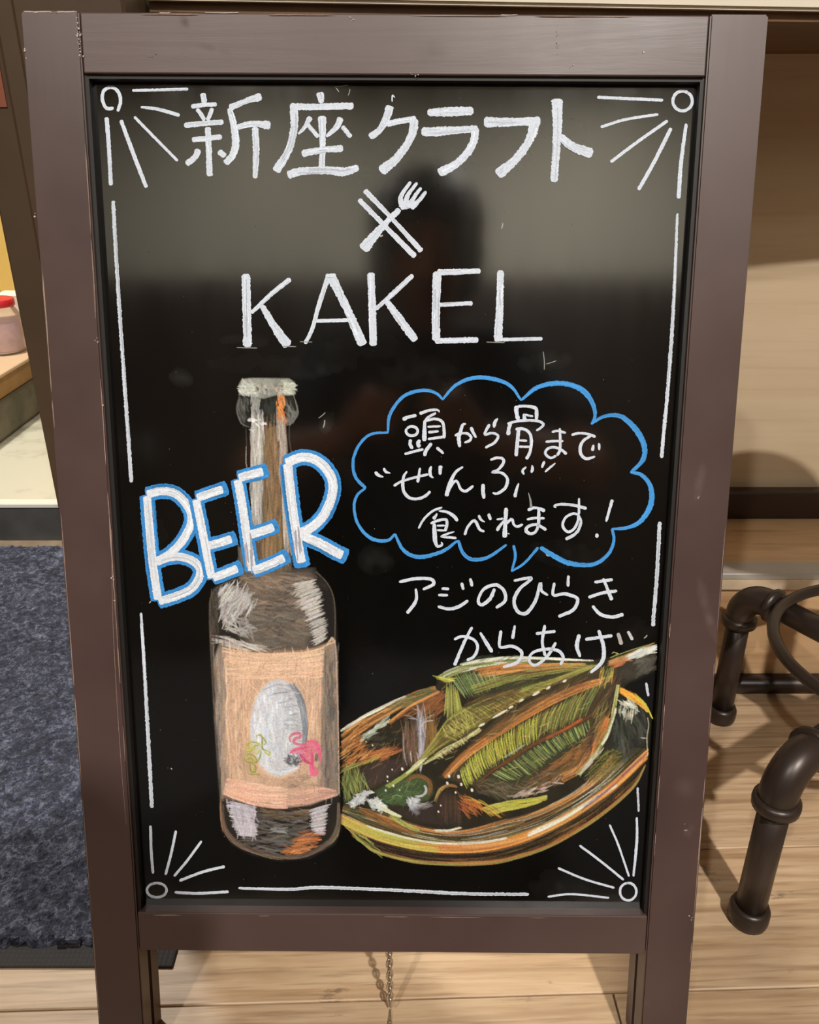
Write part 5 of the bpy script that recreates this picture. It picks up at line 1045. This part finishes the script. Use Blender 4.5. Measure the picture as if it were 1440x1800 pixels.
    scrib(cv, nA([(400, 1120), (640, 1000), (760, 1060), (760, 1130), (640, 1220), (480, 1210)]), -30, 130, (8, 26), DG + [(110, 128, 78), (70, 104, 62)], (1.4, 3), .75, 30)
    band(cv, nA([(470, 1060), (600, 980), (760, 860)]), nA([(500, 1080), (620, 1000), (790, 880)]), 50, GR + [(176, 172, 90)], (1.6, 3), (.2, .5), .8)
    band(cv, nA([(640, 960), (760, 850), (830, 820)]), nA([(660, 950), (760, 880), (780, 850)]), 40, [(214, 218, 176), (196, 204, 150)], (2, 3.6), (.25, .6), .9)
    for k in range(7): cv.stroke(nA(smooth(ellipse(745, 1075, 95 + k * 4, 88 + k * 3, -150, 40, 12), 14)), 2.4, pick([(150, 98, 56), (126, 84, 52), (112, 76, 50)]), .75)
    for k in range(4): cv.stroke(nA(smooth(ellipse(745, 1095, 62 + k * 4, 52 + k * 3, -40, 110, 10), 14)), 2.4, pick([(206, 208, 206), (176, 180, 182)]), .85)
    cv.stroke(nA(ellipse(565, 1165, 40, 25, -170, -10, 8)), 1.8, (150, 168, 130), .7)
    scrib(cv, nA([(650, 1190), (740, 1160), (760, 1250), (720, 1290), (680, 1260)]), 60, 70, (6, 16), [(200, 204, 210), (222, 226, 230), (176, 180, 188)], (2, 4), .9, 40)
    scrib(cv, nA([(740, 1220), (860, 1190), (840, 1240), (740, 1280)]), -15, 26, (10, 24), [(176, 170, 176), (150, 140, 140)], (1.4, 2.6), .75, 12)
    scrib(cv, nA([(160, 1200), (280, 1120), (350, 1110), (300, 1180), (200, 1240)]), -30, 90, (6, 18), [(206, 210, 214), (226, 228, 230), (176, 182, 186)], (2.2, 4.4), .9, 35)
    scrib(cv, nA([(330, 1190), (400, 1170), (480, 1250), (440, 1270), (340, 1230)]), 25, 80, (6, 18), [(222, 228, 226), (206, 212, 208)], (2.2, 4.2), .9, 30)
    band(cv, nA([(440, 1230), (520, 1280), (600, 1320)]), nA([(430, 1260), (510, 1300), (590, 1330)]), 40, [(222, 224, 196), (206, 208, 170)], (2, 3.6), (.3, .7), .85)
    cv.fill(nA([(500, 1240), (660, 1260), (860, 1230), (1000, 1120), (1090, 1150), (1120, 1390), (900, 1390), (700, 1350)]), (66, 54, 48), .9, 4, .1, (52, 44, 40))
    ribs(cv, nA([(930, 1110), (1000, 1090), (1080, 1130)]), nA([(900, 1350), (1000, 1390), (1110, 1390)]), 44, [(92, 66, 50), (76, 56, 44), (60, 48, 42)], (1.6, 3.2), .7, 3, (0, .3))
    band(cv, nA([(880, 1190), (920, 1090), (1000, 1045), (1070, 1060)]), nA([(895, 1200), (935, 1110), (1010, 1070), (1070, 1080)]), 40, [(140, 124, 76), (176, 150, 96), (150, 100, 60)], (1.4, 2.6), (.2, .5), .8)
    scrib(cv, nA([(1090, 1140), (1200, 1190), (1280, 1250), (1140, 1330)]), 40, 60, (12, 34), [(176, 100, 58), (150, 88, 54), (196, 116, 66)], (1.3, 2.6), .75, 14)
    band(cv, nA([(880, 1430), (1000, 1430), (1100, 1410)]), nA([(890, 1445), (1000, 1448), (1110, 1420)]), 26, CR, (1.6, 2.8), (.25, .6), .8)
    band(cv, nA([(520, 1300), (640, 1370), (760, 1430)]), nA([(500, 1320), (620, 1400), (740, 1450)]), 40, YE + GR, (1.4, 2.6), (.25, .55), .8)
    band(cv, nA([(250, 1240), (450, 1330), (640, 1420), (720, 1470)]), nA([(250, 1290), (450, 1390), (620, 1450), (720, 1480)]), 90, BR + [(176, 118, 66), (150, 104, 62)], (1.4, 2.8), (.15, .4), .8)
    scrib(cv, n7([(470, 180), (700, 100), (1120, 105), (1200, 190), (1120, 560), (900, 650), (700, 690), (520, 600), (420, 520)]), -34, 330, (8, 26), [(196, 190, 128), (60, 54, 40), (150, 122, 80), (92, 88, 60), (176, 138, 88)], (.9, 1.6), .5, 16)
    scrib(cv, n7([(60, 420), (300, 260), (460, 240), (480, 420), (380, 520), (100, 700)]), -50, 130, (8, 24), [(170, 128, 84), (60, 50, 40), (140, 110, 80), (110, 104, 70)], (.9, 1.6), .5, 24)
    # white dabs of the backbone and crumbs
    for a_, b_ in (((1000, 192), (1014, 184)), ((930, 222), (945, 212)), ((870, 250), (900, 234)), ((812, 276), (830, 266)), ((768, 304), (786, 296)), ((700, 346), (760, 312)), ((640, 382), (664, 370)), ((606, 420), (618, 412))): cv.stroke(n7([a_, b_]), 4, (232, 228, 206), .95, dry=.15)
    band(cv, n7([(395, 540), (470, 490), (560, 440), (640, 390)]), n7([(410, 548), (480, 505), (570, 455), (650, 400)]), 60, [(196, 190, 130), (214, 210, 160), (150, 146, 84)], (1.6, 3), (.12, .3), .8)
    ribs(cv, nA([(880, 820), (1000, 730), (1150, 650)]), nA([(930, 850), (1040, 770), (1180, 680)]), 26, [(206, 196, 150), (120, 112, 60)], (1.2, 2), .8, 2, (0, .2))
    for x, y, r in ((1085, 985, 8), (1005, 980, 7), (990, 1040, 7), (1108, 1050, 7), (1198, 1098, 8), (1060, 1118, 5), (935, 1228, 4), (915, 1280, 5), (485, 985, 5), (525, 925, 4), (535, 1060, 6), (470, 1100, 5), (610, 920, 7), (588, 1098, 3), (485, 1022, 4), (360, 720, 4), (305, 690, 3)): cv.stroke(nA([(x, y - r * .6), (x + 2, y + r * .6)]), r * .55, (236, 230, 214), .95, dry=.1, taper=False)
    scrib(cv, n7([(60, 730), (140, 745), (160, 790), (80, 770)]), 20, 30, (8, 22), DG + DK, (1.6, 3), .7, 15)
    cv.build('fish_bowl_drawing', board, .00012)
paint_fish()

# ------------------------------------------------------------------ chipped paint on the frame
ink = Ink(MAP_FRONT, -.0001)
def chips(x, y, n, sx, sy, w0=1.2, w1=3.0, col=(214, 200, 190)):
    for _ in range(n):
        p = np.array([x + rng.normal(0, sx), y + rng.normal(0, sy)]); d = rng.normal(0, 1.6, 2); ink.ribbon([tuple(p), tuple(p + d)], rng.uniform(w0, w1), tone(col, rng.uniform(.75, 1.05)), .25)
for y in np.linspace(30, 100, 18): chips(135 + (y - 30) * .07, y, 1, .8, 1.5, 1, 2.6)
chips(141, 60, 5, 3, 1); chips(146, 100, 4, 5, 1, .8, 1.4); chips(44, 92, 5, 2, 5, .8, 1.8); chips(61, 378, 3, 1, 2, 2, 3.5); chips(618, 33, 5, 1.5, 2, 1, 2); chips(980, 75, 8, 1, 14, 1, 2.2, (170, 156, 146)); chips(730, 131, 6, 6, 1, 1, 2); chips(1003, 116, 3, 3, 3, .8, 1.6)
chips(168, 597, 3, 1.2, 4, 3, 5, (186, 172, 164)); chips(199, 1017, 4, 1, 3, 2, 3.5); chips(202, 1050, 2, .5, 3, 1, 2); chips(182, 716, 2, .5, 4, 1, 1.8); chips(1216, 1614, 5, 2, 4, 1.5, 3.2); chips(1203, 1458, 6, 2, 4, 1.2, 2.6, (176, 156, 150)); chips(1228, 874, 4, 2, 3, 1, 2, (176, 160, 150)); chips(262, 98, 5, 6, 1.2, 1.2, 2.4, (140, 124, 114)); chips(1131, 92, 2, 1, 1, 1, 2)
def hair(pts, w, c): ink.ribbon(pts, w, tone(c, 1), .2)
for x0, x1, y in ((42, 90, 20), (100, 134, 20), (280, 300, 22), (360, 420, 22), (880, 910, 26)): hair([(x0, y), ((x0 + x1) / 2, y + .6), (x1, y)], 1.2, (190, 176, 166))
hair([(196, 930), (199, 1100), (210, 1300), (222, 1450)], .8, (140, 116, 108)); hair([(160, 420), (168, 560)], .7, (150, 128, 118)); hair([(1190, 840), (1195, 1045), (1180, 1120)], .0, (120, 100, 92))
ink.build('paint_chip', 'paint_marker', sign)['kind'] = 'stuff'

# ------------------------------------------------------------------ rubbed smears, with a painted reflection on the board and glare on the frame
pigment('smear', .1, True, 500)
def smears(name, parent, mp, depth, items, box_, cell):
    cv = Canvas(*box_, cell=cell)
    for x, y, rx, ry, rot, a, col in items:
        cv.fill(ellipse(x, y, rx, ry, n=18, rot=math.radians(rot)), col, a * .6, min(rx, ry) * 1.3, .9)
    vis = cv.a > .004; q = vis[:-1, :-1] & vis[1:, :-1] & vis[:-1, 1:] & vis[1:, 1:]; jj, ii = np.nonzero(q)
    idx = np.arange(cv.h * cv.w).reshape(cv.h, cv.w); f = np.stack([idx[jj, ii], idx[jj + 1, ii], idx[jj + 1, ii + 1], idx[jj, ii + 1]], 1)
    u, inv = np.unique(f, return_inverse=True); f = inv.reshape(-1, 4); vj, vi = np.divmod(u, cv.w)
    uv = mp(np.stack([cv.x0 + vi * cell, cv.y0 + vj * cell], 1)); co = np.stack([uv[:, 0], np.full(len(uv), depth), uv[:, 1]], 1) * K
    o = fast_mesh(name, co, f, np.concatenate([cv.rgb[vj, vi], cv.a[vj, vi][:, None]], 1), 'smear', parent); o['kind'] = 'stuff'
SG = (120, 120, 112)
smears('chalk_and_reflection', board, MAP_BOARD, REC - .00005, [(318, 664, 16, 9, 20, .22, SG), (575, 742, 7, 16, 20, .3, SG), (548, 655, 50, 7, -10, .10, SG), (960, 636, 44, 10, -5, .14, SG), (660, 985, 22, 14, 10, .16, SG), (500, 640, 130, 12, 0, .06, SG),
  (735, 655, 60, 18, 0, .07, SG), (1000, 975, 60, 14, 8, .10, SG), (985, 1560, 40, 18, 0, .12, SG), (1070, 1585, 40, 8, 10, .14, SG), (700, 300, 60, 30, 0, .05, SG), (880, 270, 40, 18, 0, .08, SG), (990, 230, 34, 14, 10, .10, SG), (560, 1220, 0.1, 0.1, 0, .0, SG),
  (430, 600, 40, 8, 0, .10, SG), (270, 950, 14, 30, 0, .08, SG), (660, 1220, 40, 70, 0, .05, (70, 74, 96)), (1120, 1120, 20, 20, 0, .10, SG), (640, 610, 80, 14, 0, .06, SG)], (200, 160, 1180, 1600), 4.0)  # navy patch paints the reflected shirt; the grey ones are rubbed chalk
FG = (160, 142, 134)  # pale scuffs; the first patch paints glare on the right stile
smears('scuff_and_glare', sign, MAP_FRONT, -.00006, [(1230, 848, 5, 30, 12, .40, FG), (1240, 1060, 6, 44, -14, .30, FG), (1252, 1105, 5, 26, -20, .28, FG), (1205, 1385, 16, 10, 20, .22, FG), (1213, 1460, 6, 8, 0, .30, FG), (120, 96, 9, 4, -5, .35, FG), (232, 1600, 0.1, .1, 0, 0, FG), (325, 38, 5, 9, -20, .5, (60, 46, 42)), (365, 82, 14, 4, 10, .4, (66, 52, 48)),
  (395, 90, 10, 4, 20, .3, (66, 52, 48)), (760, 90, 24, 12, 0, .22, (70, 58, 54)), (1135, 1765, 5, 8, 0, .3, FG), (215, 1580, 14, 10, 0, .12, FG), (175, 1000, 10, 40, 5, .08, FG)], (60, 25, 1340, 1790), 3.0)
ink = Ink(lambda p: p, -.00012)      # worn arrises, laid out in the sign's own coordinates
def worn(x0, z0, x1, z1, n):
    for _ in range(n):
        a = rng.uniform(0, .93); b = a + rng.uniform(.02, .12); g = np.linspace(a, min(b, 1), 6)[:, None]
        p = np.array([x0, z0]) + (np.array([x1, z1]) - np.array([x0, z0])) * g
        ink.ribbon(p, rng.uniform(.0004, .0010), tone((148, 126, 114), rng.uniform(.8, 1.15)), .3, smoothed=True)
worn(-W2 + .0016, .06, -W2 + .0016, .80, 22); worn(-IN - .0014, .20, -IN - .0014, .92, 12); worn(W2 - .0016, .05, W2 - .0016, .62, 14); worn(-IN, LEN - .0024, IN, LEN - .0024, 12); worn(-W2 + .003, LEN - .0018, -IN, LEN - .0018, 5); worn(IN + .0014, .2, IN + .0014, .5, 7); worn(-IN, RB1 - .0022, IN, RB1 - .0022, 6)
ink.build('worn_edge', 'paint_marker', sign)['kind'] = 'stuff'

# ------------------------------------------------------------------ the photographer, mirrored in the board: crouching with a phone in both hands
plain('skin', (176, 126, 98), 0.55, 0.08, 20); plain('shirt_navy', (26, 28, 40), 0.85, 0.15, 30); plain('trousers_black', (24, 23, 24), 0.85, 0.15, 30); plain('hair_black', (18, 15, 13), 0.5, 0.2, 60)
plain('shoe_dark', (36, 32, 30), 0.6, 0.1); plain('phone_black', (14, 14, 16), 0.25, 0.05); plain('eye_white', (225, 220, 214), 0.3, 0.02); plain('lip', (150, 88, 78), 0.5, 0.05)
per = tag(empty('person', (0.03, -0.62, 0.006)), 'person in dark clothes crouching and holding up a phone before the chalkboard', 'person')
PO = Vector((0.03, -0.62, 0.006))
cF = Vector((0, math.cos(PITCH), -math.sin(PITCH))); cU = Vector((0, math.sin(PITCH), math.cos(PITCH))); EYE = Vector((0, 0, CAM_H))
def ph(r, u, f): return EYE + Vector((1, 0, 0)) * r + cU * u + cF * f
def blob(bm, c, rad, n=14, rot=None):
    m = Matrix.Translation(Vector(c) - PO) @ ((rot or Matrix.Identity(3)).to_4x4()) @ Matrix.Diagonal((rad[0], rad[1], rad[2], 1))
    bmesh.ops.create_uvsphere(bm, u_segments=n * 2, v_segments=n, radius=1, matrix=m)
def limb(bm, pts, rs, n=12):
    p = [Vector(a) - PO for a in pts]; bm_tube(bm, p, rs, n)
    for a, r in zip(p, rs): bmesh.ops.create_uvsphere(bm, u_segments=12, v_segments=8, radius=r, matrix=Matrix.Translation(a))
def remesh(o, vox, sm=4):
    m = o.modifiers.new('remesh', 'REMESH'); m.mode = 'VOXEL'; m.voxel_size = vox; m.use_smooth_shade = True
    s = o.modifiers.new('smooth', 'SMOOTH'); s.iterations = sm; s.factor = .5
HEAD = Vector((0.03, -0.31, 1.19)); tilt = Matrix.Rotation(-math.radians(22), 3, 'X')
def hp(x, y, z): return HEAD + tilt @ Vector((x, y, z))
bm = bmesh.new()
blob(bm, hp(0, -.012, .03), (.098, .122, .118), rot=tilt); blob(bm, hp(0, .03, -.05), (.078, .088, .10), rot=tilt); blob(bm, hp(0, .062, -.125), (.042, .036, .03), rot=tilt)
limb(bm, [hp(0, .105, .015), hp(0, .128, -.03), hp(0, .132, -.045)], [.012, .018, .022]); limb(bm, [hp(-.015, .122, -.05), hp(.015, .122, -.05)], [.014, .014])
for s_ in (-1, 1):
    blob(bm, hp(s_ * .10, -.005, -.01), (.014, .028, .042), 8, tilt); limb(bm, [hp(s_ * .02, .108, .04), hp(s_ * .065, .088, .042)], [.014, .012])
limb(bm, [hp(0, -.03, -.07), (0.03, -.40, 1.06), (0.03, -.46, .98)], [.058, .06, .075])
limb(bm, [(0.03, -.74, .44), (0.03, -.66, .62), (0.03, -.56, .80), (0.03, -.49, .95)], [.15, .14, .15, .12])
for s_ in (-1, 1):
    sh = Vector((0.03 + s_ * .21, -.47, .985)); el = Vector((0.02 + s_ * .34, -.22, .70)); wr = ph(s_ * .118, -.165, -.045)
    limb(bm, [(0.03 + s_ * .08, -.48, .99), sh, el.lerp(sh, .5), el, wr.lerp(el, .62), wr.lerp(el, .2), wr], [.08, .068, .054, .044, .05, .034, .030])
    kn = ph(s_ * .080, -.105, -.030)
    limb(bm, [wr, wr.lerp(kn, .45), kn, ph(s_ * .076, -.085, -.028)], [.030, .034, .030, .022])
    for i, u0 in enumerate((-.148, -.124, -.100, -.078)):
        r_ = (.0092, .0105, .011, .0108)[i]; L_ = (.80, 1.0, 1.08, .98)[i]
        limb(bm, [ph(s_ * .082, u0 - .006, -.026), ph(s_ * .068, u0, .000), ph(s_ * (.068 - .022 * L_), u0 + .004, .0075), ph(s_ * (.068 - .046 * L_), u0 + .007, .0060)], [r_ * 1.15, r_ * 1.05, r_, r_ * .85], 10)
    limb(bm, [ph(s_ * .088, -.150, -.040), ph(s_ * .066, -.118, -.040), ph(s_ * .046, -.088, -.034), ph(s_ * .030, -.066, -.031)], [.016, .0135, .0125, .0105], 10)
    hip = Vector((0.03 + s_ * .10, -.75, .42)); k_ = Vector((0.03 + s_ * .26, -.36, .66)); an = Vector((0.03 + s_ * .24, -.55, .12))
    limb(bm, [hip, hip.lerp(k_, .5), k_, k_.lerp(an, .35), k_.lerp(an, .8), an, (0.03 + s_ * .25, -.53, .06)], [.11, .095, .07, .068, .046, .042, .04])
bo = bm_obj('body', bm, 'skin', per, True); remesh(bo, .0045, 3)
# face
for s_ in (-1, 1):
    bm = bmesh.new(); blob(bm, hp(s_ * .04, .098, .008), (.017, .012, .010), 8, tilt); bm_obj('eye', bm, 'eye_white', bo, True)
    bm = bmesh.new(); blob(bm, hp(s_ * .04, .1075, .008), (.007, .005, .007), 8, tilt); bm_obj('iris', bm, 'hair_black', bo, True)
    bm = bmesh.new(); limb(bm, [hp(s_ * .018, .115, .046), hp(s_ * .045, .108, .055), hp(s_ * .07, .09, .046)], [.004, .006, .003]); bm_obj('eyebrow', bm, 'hair_black', bo, True)
bm = bmesh.new(); limb(bm, [hp(-.03, .106, -.092), hp(0, .118, -.088), hp(.03, .106, -.092)], [.004, .008, .004]); limb(bm, [hp(-.024, .106, -.1), hp(0, .116, -.102), hp(.024, .106, -.1)], [.004, .008, .004]); bm_obj('mouth', bm, 'lip', bo, True)
bm = bmesh.new(); blob(bm, hp(0, -.025, .05), (.128, .134, .122), rot=tilt); blob(bm, hp(0, -.06, -.03), (.128, .11, .12), rot=tilt)
for s_ in (-1, 1): limb(bm, [hp(s_ * .03, .09, .105), hp(s_ * .085, .06, .06), hp(s_ * .106, .015, -.01), hp(s_ * .10, -.02, -.07)], [.03, .026, .022, .02])
limb(bm, [hp(-.05, .085, .10), hp(0, .095, .108), hp(.05, .085, .10)], [.026, .028, .026])
h = bm_obj('hair', bm, 'hair_black', per, True); remesh(h, .006, 3)
# clothes
bm = bmesh.new(); limb(bm, [(0.03, -.76, .47), (0.03, -.67, .62), (0.03, -.57, .80), (0.03, -.50, .93), (0.03, -.475, 1.0)], [.172, .17, .175, .155, .10])
for s_ in (-1, 1):
    sh = Vector((0.03 + s_ * .21, -.475, .985)); el = Vector((0.02 + s_ * .34, -.22, .70)); limb(bm, [(0.03 + s_ * .08, -.49, .985), sh, sh.lerp(el, .35), sh.lerp(el, .62)], [.10, .086, .076, .074]); blob(bm, (0.03 + s_ * .12, -.52, .88), (.12, .13, .15))
o = bm_obj('shirt', bm, 'shirt_navy', per, True); remesh(o, .006, 4)
bm = bmesh.new(); blob(bm, (0.03, -.76, .41), (.21, .18, .15))
for s_ in (-1, 1):
    hip = Vector((0.03 + s_ * .10, -.75, .42)); k_ = Vector((0.03 + s_ * .26, -.36, .66)); an = Vector((0.03 + s_ * .24, -.55, .12)); limb(bm, [hip, hip.lerp(k_, .5), k_, k_.lerp(an, .35), k_.lerp(an, .85)], [.135, .12, .09, .088, .068])
o = bm_obj('trousers', bm, 'trousers_black', per, True); remesh(o, .007, 4)
for s_ in (-1, 1):
    bm = bmesh.new(); x_ = 0.03 + s_ * .25
    limb(bm, [(x_, -.60, .057), (x_ + s_ * .005, -.50, .061), (x_ + s_ * .012, -.38, .055), (x_ + s_ * .016, -.31, .045)], [.048, .052, .046, .036]); limb(bm, [(x_, -.56, .06), (x_, -.55, .11)], [.05, .052])
    o = bm_obj('shoe', bm, 'shoe_dark', per, True); remesh(o, .006, 3)
# phone
pe = tag(empty('smartphone', ph(0, -.065, -.012)), 'black smartphone held up in both hands of the crouching person', 'phone')
pe.rotation_euler = (-PITCH, 0, 0)      # local y = away from the holder, z = up along the phone
bm = bmesh.new(); bm_box(bm, (-.05, -.006, -.105), (.05, .006, .100), .004, 2); bm_obj('phone_body', bm, 'phone_black', pe)
bm = bmesh.new(); bm_box(bm, (-.046, -.0068, -.098), (.046, -.0058, .094), 0); bm_obj('screen', bm, 'shoe_dark', pe)
